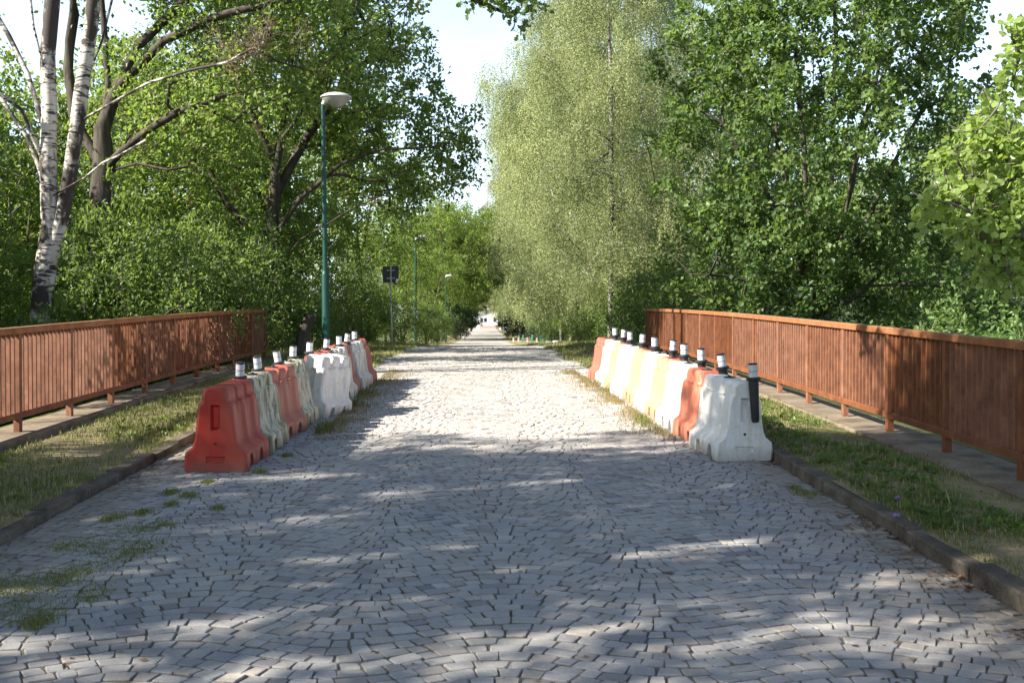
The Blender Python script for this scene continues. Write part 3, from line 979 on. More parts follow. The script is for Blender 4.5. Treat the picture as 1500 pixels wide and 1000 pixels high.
def shrub(name, label, h, rx, leaf, L, group, n=60, ntw=9, nl=9):
    st = [[(0, 0, 0), (0, 0, h * .25), (.05, .05, h * .6)]]
    for k in range(5):
        a = k * 1.26 + R.uniform(-.3, .3)
        st.append([(0, 0, .02), (math.cos(a) * rx * .3, math.sin(a) * rx * .3, h * .35), (math.cos(a) * rx * .6, math.sin(a) * rx * .6, h * .7)])
    ells = [((0, 0, h * .5), (rx * .8, rx * .8, h * .48))] + [((math.cos(a) * rx * .5, math.sin(a) * rx * .5, h * R.uniform(.25, .7)), (rx * .5, rx * .5, h * .28)) for a in R.uniform(0, 6.28, 6)]
    cl = fill(ells, n, .28, .4, .05)
    return tree(name, label, (0, 0, 0), st, .05, cl, R.uniform(.28, .5, len(cl)), leaf, L, M['bark_grey'], ntw, nl, group, cat='shrub', twig_r=.006)


used = set()


def put(proto, x, y, label, scale=1.0, rz=None, group=None, leaf=None, sz=None, bark=None):
    o = proto if id(proto) not in used else dup(proto)
    used.add(id(proto))
    o.location = (x, y, float(ground_z(x, y)) - .06)
    o.rotation_euler = (0, 0, R.uniform(0, 6.28) if rz is None else rz)
    o.scale = (scale, scale, (sz or scale))
    o['label'] = label
    if group:
        o['group'] = group
    if leaf:
        c = [k for k in o.children if k.name.split('.')[0] in ('crown', 'foliage')][0]
        own_material(c, M[leaf])
    if bark:
        own_material([k for k in o.children if k.name.split('.')[0] == 'trunk'][0], M[bark])
    return o


def X(px, Y):
    return float(at(px, 480, Y)[0])


G1 = generic('broadleaf_tree', '', 12.5, 4.0, M['oak'], .16, M['bark'], None, 200)
G2 = generic('broadleaf_tree', '', 10.5, 3.6, M['oak'], .15, M['bark_grey'], None, 190, low=.1)
G3 = generic('broadleaf_tree', '', 14.0, 4.4, M['oak_dark'], .17, M['bark'], None, 210, low=.15)
G4 = generic('broadleaf_tree', '', 15.0, 6.0, M['oak_dark'], .19, M['bark'], None, 420, low=.19)
B1 = birch('birch_tree', '', 18.0, 3.8, None, 100, .13)
B2 = birch('birch_tree', '', 16.0, 3.5, None, 90, .12)
S1 = shrub('leafy_shrub', '', 2.6, 1.6, M['shrub'], .085, None, 90)
S2 = shrub('leafy_shrub', '', 1.9, 1.3, M['shrub'], .075, None, 70)
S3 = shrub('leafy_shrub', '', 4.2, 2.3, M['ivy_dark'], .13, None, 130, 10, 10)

# shade trees out of view to the left of the camera
put(G3, -9.5, -3.5, 'tall dark tree standing behind the viewer at the left', .9, group='shade trees beside the viewer')
put(G1, -16.5, 2.5, 'bushy tree in the second row left of the viewer', .95, group='shade trees beside the viewer')
put(G2, -11.0, 15.6, 'small bushy tree just out of the picture behind the left railing', .95, group=LG)
put(G2, -11.7, 17.6, 'small bushy tree out of the picture between two others behind the left railing', .9, group=LG)
put(G1, -12.0, 19.6, 'low bushy tree just out of the picture beside the left railing', .8, group=LG)
put(G1, -10.6, 23.6, 'low bushy tree between the white birch and the left edge', .55, group=LG)
put(G2, -11.4, 21.0, 'small bushy tree at the left edge behind the left railing', .74, group=LG)
# left side of the road beyond the bridge
put(G2, X(395, 42), 42, 'round leafy tree between the overhanging oak and the tall lamp', .8, group=LG)
put(G1, -15.5, 22.5, 'tall tree out of the picture whose shade falls across the far end of the barriers', 1.05, group=LG)
put(G3, -15.5, 29, 'tall dark tree behind the white birch at the left edge', 1.0, group=LG)
put(G1, -16, 35.5, 'tall tree deep behind the left end of the picture', 1.1, group=LG)
put(G1, X(300, 40), 40, 'bright green tree rising behind the end of the left railing', 1.0, group=LG, leaf='lime')
put(G1, X(250, 42), 42, 'tall leafy tree filling the gap between the dark oak and the overhanging oak', 1.15, group=LG)
put(G1, X(130, 37), 37, 'tall leafy tree behind the dark trunked oak', 1.1, group=LG, leaf='lime')
put(G1, X(420, 46), 46, 'tall leafy tree behind the overhanging oak', 1.1, group=LG)
put(G2, X(200, 34), 34, 'low branched green tree behind the dark oak trunk', 1.0, group=LG)
put(G2, X(20, 31), 31, 'leafy tree at the left edge behind the white birch', .95, group=LG)
put(G1, X(525, 55), 55, 'tree with low branches standing behind the square sign', .95, group=LG)
put(G2, X(575, 70), 70, 'light green tree behind the second green lamp', .9, group=LG, leaf='lime')
put(G2, X(638, 107), 107, 'yellow green tree beside the farthest green lamp', .95, group=LG, leaf='lime')
put(G3, X(640, 135), 135, 'dark tree closing over the far end of the road from the left', .9, group=LG)
put(G1, X(655, 175), 175, 'far tree arching over the road near the white house', .85, group=LG)
# right side of the road
put(B1, X(893, 44), 44, 'nearest weeping birch with pale trunk beyond the end of the right railing', 1.0, group=RG)
put(B2, X(950, 52), 52, 'weeping birch set back from the road behind the many stemmed tree', 1.08, group=RG)
put(B1, X(846, 58), 58, 'weeping birch with white trunk beside the leaning board', 1.0, group=RG, bark='birch')
put(B2, X(836, 66), 66, 'weeping birch just beyond the leaning board', 1.1, sz=1.25, group=RG, bark='birch')
put(B1, X(812, 82), 82, 'weeping birch beyond the low stake fence', 1.05, sz=1.12, group=RG)
put(B2, X(795, 104), 104, 'weeping birch in the middle of the row of birches', 1.1, sz=1.42, group=RG)
put(B1, X(766, 130), 130, 'beige tinged birch whose shoots hang over the far road', 1.1, sz=1.3, group=RG, leaf='birch_dry')
put(B2, X(770, 160), 160, 'farthest weeping birch before the white house', 1.2, sz=1.6, group=RG)
put(G3, X(764, 128), 128, 'dark low tree at the right of the shaded road tunnel', .62, group=RG)
put(G1, X(640, 118), 118, 'broad tree leaning over the far road from the left beyond the last lamp', 1.25, group=LG)
put(G3, X(655, 150), 150, 'tall tree arching over the shaded tunnel from the left', 1.5, group=LG, leaf='oak')
put(G1, X(775, 140), 140, 'tall tree arching over the shaded tunnel from the right', 1.35, group=RG)
put(G3, X(765, 180), 180, 'tall far tree at the right before the white house', 1.5, group=RG, leaf='lime')
put(G4, -3.9, 114, 'wide tree at the entrance of the shaded tunnel on the left', 1.0, group=LG, leaf='lime')
put(G4, 4.1, 120, 'wide tree at the entrance of the shaded tunnel on the right', 1.05, group=RG)
put(G4, -3.8, 150, 'broad crown over the road deep in the shaded tunnel on the left', 1.1, group=LG)
put(G4, 4.0, 165, 'broad crown over the road deep in the shaded tunnel on the right', 1.1, group=RG)
put(G4, -3.6, 205, 'broad crown over the end of the road just before the white house', 1.0, group=LG)
for x, k in ((-16, 0), (-7, 1), (2, 0), (10, 1), (18, 0)):
    put(G3 if k else G1, x, 292 + k * 8, 'far tree standing behind the white house', 1.7, group='trees behind the white house')
put(G3, -3.9, 190, 'tree over the far road before the white house on the left', 1.5, group=LG, leaf='oak')
put(G1, 4.0, 225, 'tree over the far road before the white house on the right', 1.6, group=RG)
put(B1, X(796, 94), 94, 'weeping birch leaning toward the road beyond the stake fence', 1.0, sz=1.2, group=RG)
put(B2, X(822, 70), 70, 'weeping birch with shoots over the road edge beyond the stones', 1.05, sz=1.08, group=RG)
put(G1, X(690, 205), 205, 'distant tree arching above the white house', .8, group=RG)
# woods to either side
wl = 'green trees of the wood behind the left railing'
for i, (x, y, k, s) in enumerate([(-13, 37, 1, .75), (-17, 46, 1, .8), (-12.5, 52, 1, .85), (-23, 58, 0, .8), (-14, 68, 0, .9), (-11, 84, 1, 1.0), (-18, 98, 0, 1.0), (-10, 118, 0, 1.0), (-30, 92, 0, 1.1), (-14, 150, 2, 1.1), (-24, 130, 1, 1.2), (-27, 46, 1, .75)]):
    put([G1, G2, G3][k], x, y, 'leafy green tree deep in the wood behind the left railing', s, group=wl)
wr = 'green trees of the wood behind the right railing'
for i, (x, y, k, s) in enumerate([(14, 40, 1, 1), (19, 46, 2, .8), (11, 47, 0, 1), (24, 52, 0, .8), (15, 58, 2, 1.1), (21, 66, 1, 1.1), (11, 72, 2, 1.0), (30, 70, 2, .9), (17, 86, 0, 1.2), (26, 92, 2, 1.2), (10, 98, 1, 1.1),
                                  (13, 125, 2, 1.1), (20, 118, 0, 1.3), (12, 165, 0, 1.1)]):
    put([G1, G2, G3][k], x, y, 'leafy green tree deep in the wood behind the right railing', s, group=wr)
for i in range(26):
    sd_ = -1 if i % 2 else 1
    y = 34 + i * 2.6
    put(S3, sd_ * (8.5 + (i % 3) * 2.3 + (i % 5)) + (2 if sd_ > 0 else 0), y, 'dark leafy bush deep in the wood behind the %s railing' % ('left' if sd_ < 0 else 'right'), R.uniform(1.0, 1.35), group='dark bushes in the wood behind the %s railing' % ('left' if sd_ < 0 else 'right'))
for i, (x, y) in enumerate([(13.5, 33), (17, 38), (21, 36), (26, 44), (18.5, 31), (24, 36), (30, 46), (22, 52), (34, 56), (40, 60)]):
    put(G3 if i % 2 else G1, x, y, 'broad dark tree in the wood beyond the right end of the right railing', .62 if i < 6 else .85, group='dark trees in the wood at the right edge', leaf='oak_dark')
for k, (y, sz, txt) in enumerate([(20.2, 1.15, 'leafy shrub close behind the left railing where its shade begins'), (21.6, 1.3, 'leafy shrub close behind the middle of the shaded left railing'), (23.0, 1.6, 'leafy shrub close behind the shaded left railing near the oak'), (24.9, 1.5, 'leafy shrub close behind the far end of the left railing'), (17.4, .95, 'low shrub close behind the sunlit part of the left railing')]):
    put(S3, -7.35, y, txt, .50, sz=sz * .60, group='shrubs behind the left railing', leaf='shrub')
for y, txt in [(15.0, 'tall slim bush out of the picture before the shaded part of the left railing'), (16.5, 'tall slim bush just out of the picture beside the left railing'), (17.9, 'tall slim bush at the left edge close behind the railing')]:
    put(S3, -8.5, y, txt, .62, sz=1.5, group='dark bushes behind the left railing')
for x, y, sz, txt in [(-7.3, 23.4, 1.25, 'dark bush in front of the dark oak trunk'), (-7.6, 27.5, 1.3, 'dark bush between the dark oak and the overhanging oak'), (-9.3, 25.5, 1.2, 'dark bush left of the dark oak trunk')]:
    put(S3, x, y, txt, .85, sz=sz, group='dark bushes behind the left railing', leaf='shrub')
# undergrowth
ug = 'shrubs behind the left railing'
for i, (px, Y, k, s, txt) in enumerate([(-330, 16.5, 0, 1.6, 'tall shrub at the left edge close behind the left railing'), (20, 19, 1, 1.3, 'low shrub at the foot of the white birch'), (110, 22, 0, 1.15, 'shrub between the birch and the dark oak trunk'),
                                         (200, 21.5, 0, 1.25, 'leafy shrub right of the dark oak trunk behind the railing'), (255, 24.5, 0, 1.35, 'shrub behind the middle of the shaded left railing'), (320, 26, 0, 1.4, 'shrub by the left end of the oak boughs behind the railing'),
                                         (350, 31, 1, 1.5, 'bushy shrub beside the foot of the overhanging oak'), (430, 32.5, 1, 1.25, 'shrub behind the left row of barriers'), (500, 38, 0, 1.1, 'shrub behind the foot of the tall lamp'),
                                         (535, 46, 1, 1.2, 'shrub left of the square sign post'), (588, 56, 1, 1.3, 'shrub between the sign and the second green lamp'), (625, 74, 0, 1.1, 'shrub between the second and farthest green lamps'), (640, 92, 1, 1.3, 'pale shrub at the foot of the farthest green lamp')]):
    put([S1, S2][k], X(px, Y), Y, txt, s, group=ug)
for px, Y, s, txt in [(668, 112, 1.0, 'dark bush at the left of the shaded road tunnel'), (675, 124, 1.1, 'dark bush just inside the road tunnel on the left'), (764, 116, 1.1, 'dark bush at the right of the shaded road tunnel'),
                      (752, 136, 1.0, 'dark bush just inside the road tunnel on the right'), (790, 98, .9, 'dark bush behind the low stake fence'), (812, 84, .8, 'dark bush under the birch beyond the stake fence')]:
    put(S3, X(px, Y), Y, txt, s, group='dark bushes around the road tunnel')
for px, Y, k, s, txt in [(880, 56, 0, 1.0, 'leafy shrub under the second weeping birch'), (846, 66, 0, 1.1, 'leafy shrub behind the leaning board'), (800, 90, 0, 1.2, 'leafy shrub just beyond the low stake fence'),
                         (812, 74, 1, 1.0, 'yellowish shrub between the stake fence and the leaning board'), (868, 52, 1, 1.0, 'low shrub beyond the right row of barriers'), (905, 46, 0, 1.1, 'shrub under the nearest weeping birch'), (935, 40, 1, 1.2, 'shrub beyond the end of the right railing'),
                         (975, 36, 0, 1.3, 'shrub behind the shaded end of the right railing'), (1060, 31, 0, 1.5, 'shrub left of the many stemmed tree'), (1130, 30, 1, 1.6, 'shrub at the foot of the many stemmed tree'), (1290, 29, 0, 1.5, 'shrub right of the many stemmed tree'),
                         (1380, 25, 0, 1.6, 'shrub behind the shaded near part of the right railing'), (1470, 22, 0, 1.7, 'shrub behind the railing at the right edge')]:
    put([S1, S2][k], X(px, Y), Y, txt, s, group='shrubs behind the right railing', leaf='oak_dark' if px > 1000 else None)


# ------------------------------------------------------------------ railings
def railing(label, x, ya, yb, side):
    bay = 1.5
    nb = int(round((yb - ya) / bay))
    t = thing('steel_railing', label, 'railing', (x, ya, float(zr(ya)) + .11))
    base = np.array([x, ya, float(zr(ya)) + .11])

    def g(y):
        return float(zr(y)) + .115

    def run(w, z0, z1, name, mat):
        mb = MB(); ys = np.linspace(ya - .03, yb + .03, nb * 2 + 1)
        sec = [(-w / 2, z0), (w / 2, z0), (w / 2, z1 - .006), (w / 2 - .008, z1), (-w / 2 + .008, z1), (-w / 2, z1 - .006)]
        V = np.array([[a, y - ya, g(y) + z - base[2]] for y in ys for a, z in sec])
        F = [[i * 6 + k, i * 6 + 6 + k, i * 6 + 6 + (k + 1) % 6, i * 6 + (k + 1) % 6] for i in range(len(ys) - 1) for k in range(6)]
        e = (len(ys) - 1) * 6
        mb.add(V, [np.array(F)[:, ::-1], np.array([[5, 4, 3, 2, 1, 0]])[:, ::-1], np.array([[e, e + 1, e + 2, e + 3, e + 4, e + 5]])[:, ::-1]])
        obj(name, mb.mesh(name), mat, t)
    run(.10, 1.025, 1.09, 'top_rail', M['rail'])
    run(.075, .15, .215, 'bottom_rail', M['rust'])
    for i in range(nb + 1):
        y = ya + i * bay
        for z0, z1, nm in ((-.03, .148, 'post'),):
            mb = MB()
            zb = g(y) - base[2]
            mb.box((0, y - ya, zb + .06), (.06, .085, .18))
            mb.box((0, y - ya, zb + .62), (.066, .075, .808))
            obj('post', mb.mesh('post'), M['rust'], t)
        if i < nb:
            mb = MB()
            nbar = 13
            for k in range(1, nbar):
                yy = y + k * bay / nbar
                zz = g(yy) - base[2]
                mb.box((random.uniform(-.002, .002), yy - ya, zz + .62), (.040, .030, .808), Matrix.Rotation(random.uniform(-.04, .04), 3, 'Z'))
            obj('bar_panel', mb.mesh('bar_panel'), M['rust'], t)
    return t


railing('rust red steel railing along the left side with its far half in shade', RAIL_L, END_L - 1.5 * 18, END_L, -1)
railing('rust red steel railing along the right side, sunlit in the middle', RAIL_R, END_R - 1.5 * 21, END_R, 1)

# ------------------------------------------------------------------ water filled barriers
LB = .985


def barrier_mesh(name, dent=0.0, seed=0):
    r = np.random.default_rng(seed)
    lev = np.array([(0, .268), (.02, .276), (.085, .278), (.095, .277), (.140, .274), (.150, .273), (.185, .268), (.235, .212), (.30, .192), (.40, .178), (.42, .176), (.50, .166), (.60, .157), (.645, .152), (.668, .140), (.682, .122), (.70, .119), (.765, .115), (.795, .103), (.812, .080)])
    Z, W = lev[:, 0], lev[:, 1]
    nl = len(lev)
    s = np.unique(np.concatenate([[0, .012, .03], np.linspace(.05, .95, 61), [.97, .988, 1.0]]))

    def win(a, b, e=.035):
        return smooth(a - e, a + e, s) * (1 - smooth(b - e, b + e, s))
    rec = win(.17, .43) + win(.57, .83)
    gap = win(.275, .365, .018) + win(.635, .725, .018)
    arch = np.zeros_like(s)
    for c in (.30, .70):
        arch = np.maximum(arch, np.sqrt(np.clip(1 - ((s - c) / .085) ** 2, 0, 1)))
    zb = .135 * arch
    endin = np.where((s == 0) | (s == 1), .026, np.where((s < .02) | (s > .98), .009, 0))
    V = []
    prof = [(-1, i) for i in range(nl)] + [(0, nl - 1)] + [(1, i) for i in range(nl - 1, -1, -1)]
    for j, sj in enumerate(s):
        for sg, i in prof:
            z, w = Z[i], W[i]
            w = w - endin[j]
            if .2 < z < .665:
                w -= .036 * rec[j]
            elif z <= .2:
                w -= .022 * rec[j]
            if z > .63:
                z = z - (z - .63) * .62 * gap[j]
                w -= .03 * gap[j]
                z -= endin[j] * .8
            if z < .185:
                z = max(z, zb[j] + .004 * i)
            n1 = dent * (math.sin(sj * 9 + z * 7 + seed) * .5 + math.sin(sj * 17 - z * 13 + 2 * seed) * .35)
            V.append((sg * (w + n1), sj * LB, z))
    K = len(prof)
    V = np.array(V)
    F = [[j * K + k, j * K + k + 1, (j + 1) * K + k + 1, (j + 1) * K + k] for j in range(len(s) - 1) for k in range(K - 1)]
    F += [[j * K + K - 1, j * K, (j + 1) * K, (j + 1) * K + K - 1] for j in range(len(s) - 1)]
    mb = MB()
    mb.add(V, [np.array(F)])
    # end faces with the coupling slot and a hand hold
    cols = [-1, -.085, -.075, -.040, -.031, -.024, 0, .024, .031, .040, .075, .085, 1]
    for e in (0, 1):
        row = V[(len(s) - 1) * K * e:(len(s) - 1) * K * e + K]
        G = []
        for i in range(nl):
            w, z = row[2 * nl - i][0], row[i][2]
            wl_ = row[i][0]
            for c in cols:
                x = wl_ if c == -1 else w if c == 1 else c * min(1, w / .10)
                d = 0
                if abs(c) <= .031 and .41 < Z[i] < .66:
                    d = .05 if abs(c) <= .024 else .04
                if abs(c) <= .075 and .09 < Z[i] < .145:
                    d = .022
                G.append((x, (d if e == 0 else LB - d), z))
        nc = len(cols)
        FF = np.array([[i * nc + c, i * nc + c + 1, (i + 1) * nc + c + 1, (i + 1) * nc + c] for i in range(nl - 1) for c in range(nc - 1)])
        mb.add(G, [FF if e == 0 else FF[:, ::-1]])
    me = mb.mesh(name, shade=True, sharp=48)
    return me


RED, WHITE = (.50, .045, .028), (.66, .66, .63)
GLARE_CREAM = (.42, .27, .15)  # overexposed sunlit red, put into the plastic's colour
PM = {
    'red_near': plastic_mat('red_plastic_near', (.38, .020, .010), (.28, .055, .032), 1, .45, (.14, .09, .05), .22, .22),
    'red_mossy': plastic_mat('red_plastic_worn', (.46, .035, .020), (.34, .10, .07), 1, .7, (.20, .155, .10), .55, .45),
    'red_orange': plastic_mat('orange_red_plastic', (.46, .050, .020), (.44, .25, .16), -1, .28, (.45, .28, .18), .40, .15),  # paler sun-facing side is painted glare
    'red_glare': plastic_mat('red_plastic_sun_glare', (.42, .05, .03), GLARE_CREAM, -1, .88, (.37, .25, .14), .4, .12),  # cream on the sun-facing side is painted glare
    'red_end': plastic_mat('red_plastic_end', (.36, .045, .03), (.34, .10, .07), -1, .7, (.3, .16, .1), .2, .15),
    'white': plastic_mat('white_plastic', WHITE, (.72, .72, .70), -1, .6, (.46, .40, .27), .28, .25),
    'white_mossy': plastic_mat('mossy_white_plastic', (.52, .49, .40), (.46, .43, .32), 1, .5, (.105, .10, .040), .92, .6),
    'white_worn': plastic_mat('scuffed_white_plastic', (.60, .59, .56), (.5, .48, .44), 1, .5, (.19, .18, .14), .6, .5),
    'white_clean': plastic_mat('white_plastic_cracked', (.60, .59, .57), (.62, .60, .58), 1, .5, (.45, .37, .27), .4, .3),
}
BM = [barrier_mesh('barrier_body', .005, 1), barrier_mesh('barrier_body', .014, 2), barrier_mesh('barrier_body', .011, 5)]
for m_ in BM:
    m_.materials.append(PM['white'])


def plug_mesh():
    mb = MB()
    mb.tube([(0, -.004, 0), (0, .01, 0)], .013, 12)
    return mb.mesh('drain_plug')


PLUG = plug_mesh(); PLUG.materials.append(M['black'])


def lid_mesh():
    mb = MB()
    mb.lathe([(.058, 0), (.058, .012), (.05, .018), (.022, .019), (.02, .03), (.008, .032)], 18)
    return mb.mesh('filler_cap', True)


LID = lid_mesh(); LID.materials.append(M['black'])


def barrier(label, p0, heading, mat, variant, group, tilt=(0, 0), cap=True, capmat=None):
    y = p0[1]
    t = thing('traffic_barrier', label, 'barrier', (p0[0], y, float(zr(y)) + .004), 0, group)
    slope = math.atan((float(zr(y + LB)) - float(zr(y))) / LB)
    t.rotation_euler = (slope + tilt[0], tilt[1], heading)
    t.scale = (1, 1, .91)
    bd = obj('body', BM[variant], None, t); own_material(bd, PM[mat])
    pl = obj('drain_plug', PLUG, None, t); pl.location = (0, -.002, .275)
    if cap:
        c = obj('filler_cap', LID, None, t); c.location = (0, LB * .5, .806)
        if capmat:
            own_material(c, M[capmat])
    return t


def post_parts():
    sl = MB(); sl.lathe([(.030, -.30), (.036, -.28), (.046, .02), (.047, .085), (.066, .09), (.068, .112), (.060, .118), (.045, .12)], 20)
    bd = MB(); bd.lathe([(.041, .118), (.041, .235)], 20)
    cp = MB(); cp.lathe([(.043, .235), (.043, .247), (.030, .252)], 20)
    g = MB(); g.lathe([(.0418, .172), (.0425, .174), (.0418, .177)], 20)
    return sl.mesh('sleeve', True), bd.mesh('reflective_band', True), cp.mesh('cap', True), g.mesh('dark_ring', True)


PP = post_parts()
for m_, k in zip(PP, ('black', 'reflect', 'black', 'black')):
    m_.materials.append(M[k])


def coupling_post(label, p, group, z, tilt=(0, 0)):
    t = thing('reflector_post', label, 'reflector post', (p[0], p[1], float(zr(p[1])) + z), 0, group)
    t.rotation_euler = (tilt[0], tilt[1], R.uniform(0, 6))
    for m_ in PP:
        o = obj(m_.name, m_, None, t)
    return t


nth = ['nearest', 'second', 'third', 'fourth', 'fifth', 'sixth', 'seventh', 'eighth', 'ninth', 'tenth', 'eleventh']
LBG, RBG = 'barriers along the left of the road', 'barriers along the right of the road'
left = [('red_near', 0, 'nearest barrier at the left, dark red with an open slot in its end'),
        ('white_mossy', 1, 'mossy dirty white barrier right behind the dark red one on the left'),
        ('red_mossy', 0, 'bright red barrier between the two mossy white ones on the left'),
        ('white_mossy', 2, 'second mossy white barrier on the left, in front of the toppled one'),
        ('white_clean', 1, 'dented white barrier twisted and leaning out of the left row'),
        ('red_mossy', 2, 'red barrier just behind the leaning white one on the left'),
        ('white_worn', 1, 'scuffed white barrier between the first two red ones beyond the leaning one'),
        ('red_mossy', 0, 'worn red barrier eighth in the left row'),
        ('white_worn', 0, 'streaked white barrier next to the far end of the left row'),
        ('red_mossy', 1, 'last red barrier at the far end of the left row')]
pa, pb = np.array([-2.345, 10.2]), np.array([-2.12, 20.4])
dv = (pb - pa) / np.linalg.norm(pb - pa); hd = -math.atan2(dv[0], dv[1])
for i, (mt, vr, lb) in enumerate(left):
    p = pa + dv * (i * 1.02)
    p[0] += [0, .02, -.05, 0, .05, -.02, .03, -.02, .02, 0][i]
    h = hd + [0, .02, -.07, .03, -.20, .0, -.03, .03, -.02, .0][i]
    if i == 4:
        t = barrier(lb, p + np.array([.0, .06]), h, mt, vr, LBG, (-0.05, .20), cap=True, capmat='white_paint')
        t.location.z += .05
    else:
        q_ = barrier(lb, p, h, mt, vr, LBG, (0, R.normal(0, .015)), cap=i != 0)
        if i == 0:
            first_left = q_
for i in range(1, 10):
    p = pa + dv * (i * 1.02 - .015)
    dx = [0, -.02, -.05, -.03, -.08, -.06, .0, .05, 0, 0][i]
    if i == 9:
        pass
    lb = ['', 'reflector post behind the dark red barrier on the left', 'reflector post between the mossy white and the bright red barrier on the left', 'reflector post beside the bright red barrier on the left, before the second mossy one',
          'reflector post just before the leaning white barrier', 'reflector post just behind the leaning white barrier', 'reflector post between the sixth and seventh barriers of the left row',
          'reflector post between the seventh and eighth barriers of the left row', 'reflector post between the eighth and ninth barriers of the left row', 'farthest reflector post of the left row'][i]
    coupling_post(lb, (p[0] + dx, p[1]), 'reflector posts of the left row', .655, (R.normal(0, .07), R.normal(0, .07)))

slot = MB(); slot.hexa(np.array([(-.022, .046, .425), (.022, .046, .425), (.022, .052, .425), (-.022, .052, .425), (-.024, .046, .640), (.024, .046, .640), (.024, .052, .640), (-.024, .052, .640)]))
so_ = obj('coupling_slot', slot.mesh('coupling_slot'), M['slot_sun_red'], first_left)  # added plate at the slot's back, coloured as if sun shone through
so_['label'] = 'slot in the end face, painted bright red as sun shining through'

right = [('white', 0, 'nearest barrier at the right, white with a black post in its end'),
         ('red_orange', 1, 'red barrier with sun glare painted on one side next to the nearest white one on the right'),
         ('white', 2, 'bright white barrier behind the first red one on the right'),
         ('red_glare', 0, 'fourth barrier of the right row, red with sun glare painted cream'),
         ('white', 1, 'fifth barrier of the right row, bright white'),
         ('red_glare', 2, 'sixth barrier of the right row, red with sun glare painted cream'),
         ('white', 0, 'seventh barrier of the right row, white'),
         ('red_glare', 1, 'eighth barrier of the right row, red with cream painted sun glare'),
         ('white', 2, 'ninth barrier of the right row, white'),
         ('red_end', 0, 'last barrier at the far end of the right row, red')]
qa, qb = np.array([2.435, 10.75]), np.array([2.17, 20.9])
dv2 = (qb - qa) / np.linalg.norm(qb - qa); hd2 = -math.atan2(dv2[0], dv2[1])
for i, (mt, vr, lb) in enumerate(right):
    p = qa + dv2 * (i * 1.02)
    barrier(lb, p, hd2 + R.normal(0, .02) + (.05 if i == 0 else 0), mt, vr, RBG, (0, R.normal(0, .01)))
for i in range(0, 10):
    p = qa + dv2 * (i * 1.02 - .015)
    lb = ['black reflector post hanging in the end slot of the nearest white barrier', 'reflector post between the nearest white and the first red barrier'] + [
        'reflector post between the %s and %s barriers of the right row' % (nth[k], nth[k + 1]) for k in range(1, 9)]
    off = (.075, -.035) if i == 0 else (R.normal(.05, .02), 0)
    coupling_post(lb[i], (p[0] + off[0], p[1] + off[1]), 'reflector posts of the right row', .67 if i == 0 else .70, (0 if i == 0 else R.normal(0, .05), .05 if i == 0 else R.normal(0, .05)))


# ------------------------------------------------------------------ lamps, sign and small things
def lamp_proto():
    t = thing('street_lamp', '', 'street lamp')
    a = MB(); a.tube([(0, 0, -.3), (0, 0, 1.9), (0, 0, 1.93), (0, 0, 1.98)], [.080, .080, .075, .058], 18)
    a.tube([(0, 0, 1.98), (0, 0, 5.50)], [.054, .042], 16)
    obj('pole', a.mesh('pole', True), M['green_metal'], t)
    d = MB(); d.box((0, -.076, .75), (.075, .012, .42)); obj('service_door', d.mesh('service_door'), M['green_metal'], t)
    c = MB(); c.tube([(0, 0, 5.48), (.05, 0, 5.57), (.12, 0, 5.60)], [.045, .05, .05], 14); obj('neck', c.mesh('neck', True), M['lamp_grey'], t)
    k = MB(); k.lathe([(.02, .105), (.14, .097), (.26, .065), (.322, .028), (.332, 0), (.32, -.01)], 32, (.28, 0, 5.62)); obj('lamp_cap', k.mesh('lamp_cap', True, 50), M['lamp_grey'], t)
    w = MB(); w.lathe([(.312, -.004), (.298, -.03), (.22, -.11), (.12, -.17), (.045, -.20), (.01, -.205)], 32, (.28, 0, 5.62)); obj('lamp_bowl', w.mesh('lamp_bowl', True), M['lamp_bowl'], t)
    return t


lp = lamp_proto()
for i, (px, Y, lb) in enumerate([(478, 24.6, 'nearest and tallest green street lamp, behind the left row of barriers'), (609, 60, 'second green street lamp, its head hidden in the oak leaves'),
                                 (653, 99, 'farthest green street lamp beside the yellow green tree')]):
    o = lp if i == 0 else dup(lp)
    x = X(px, Y)
    o.location = (x, Y, float(zr(Y)) + .03); o['label'] = lb; o['group'] = 'green street lamps on the left'
    o.rotation_euler = (0, rad(-.6) if i == 0 else 0, 0)

x = X(574, 44)
t = thing('traffic_sign', 'square sign on a thin grey pole seen from its dark back', 'sign', (x, 44, float(zr(44)) + .03))
mb = MB(); mb.tube([(0, 0, -.2), (0, 0, 3.0)], .032, 12); obj('pole', mb.mesh('pole', True), M['galv'], t)
mb = MB(); mb.box((0, .04, 2.66), (.60, .012, .62)); obj('sign_plate', mb.mesh('sign_plate'), M['sign_back'], t)
mb = MB(); mb.box((0, .022, 2.82), (.30, .02, .03)); mb.box((0, .022, 2.52), (.30, .02, .03)); obj('bracket', mb.mesh('bracket'), M['galv'], t)
mb = MB(); mb.box((.235, .030, 2.43), (.10, .01, .15), Matrix.Rotation(.2, 3, 'Y')); obj('sticker', mb.mesh('sticker'), M['white_paint'], t)
t.rotation_euler = (0, rad(-.8), rad(6))

x = X(611, 58)
t = thing('marker_pole', 'thin grey pole between the second lamp and the bushes', 'pole', (x, 58, float(zr(58))))
mb = MB(); mb.tube([(0, 0, -.2), (0, 0, 1.75)], .025, 10); obj('shaft', mb.mesh('shaft', True), M['galv'], t)
mb = MB(); mb.lathe([(.027, 1.75), (.027, 1.78), (.012, 1.80)], 10); obj('cap', mb.mesh('cap', True), M['white_paint'], t)

# stump behind the left barriers
mb = MB()
mb.tube([(0, 0, -.1), (.03, 0, .3), (.12, .02, .7), (.26, .02, 1.02), (.30, .02, 1.06)], [.20, .15, .14, .15, .10], 12)
tag(obj('tree_stump', mb.mesh('tree_stump', True), M['bark'], None, (X(438, 26.5), 26.5, float(zr(26.5)) + .02)), 'dark leaning tree stump behind the left row of barriers', 'stump')

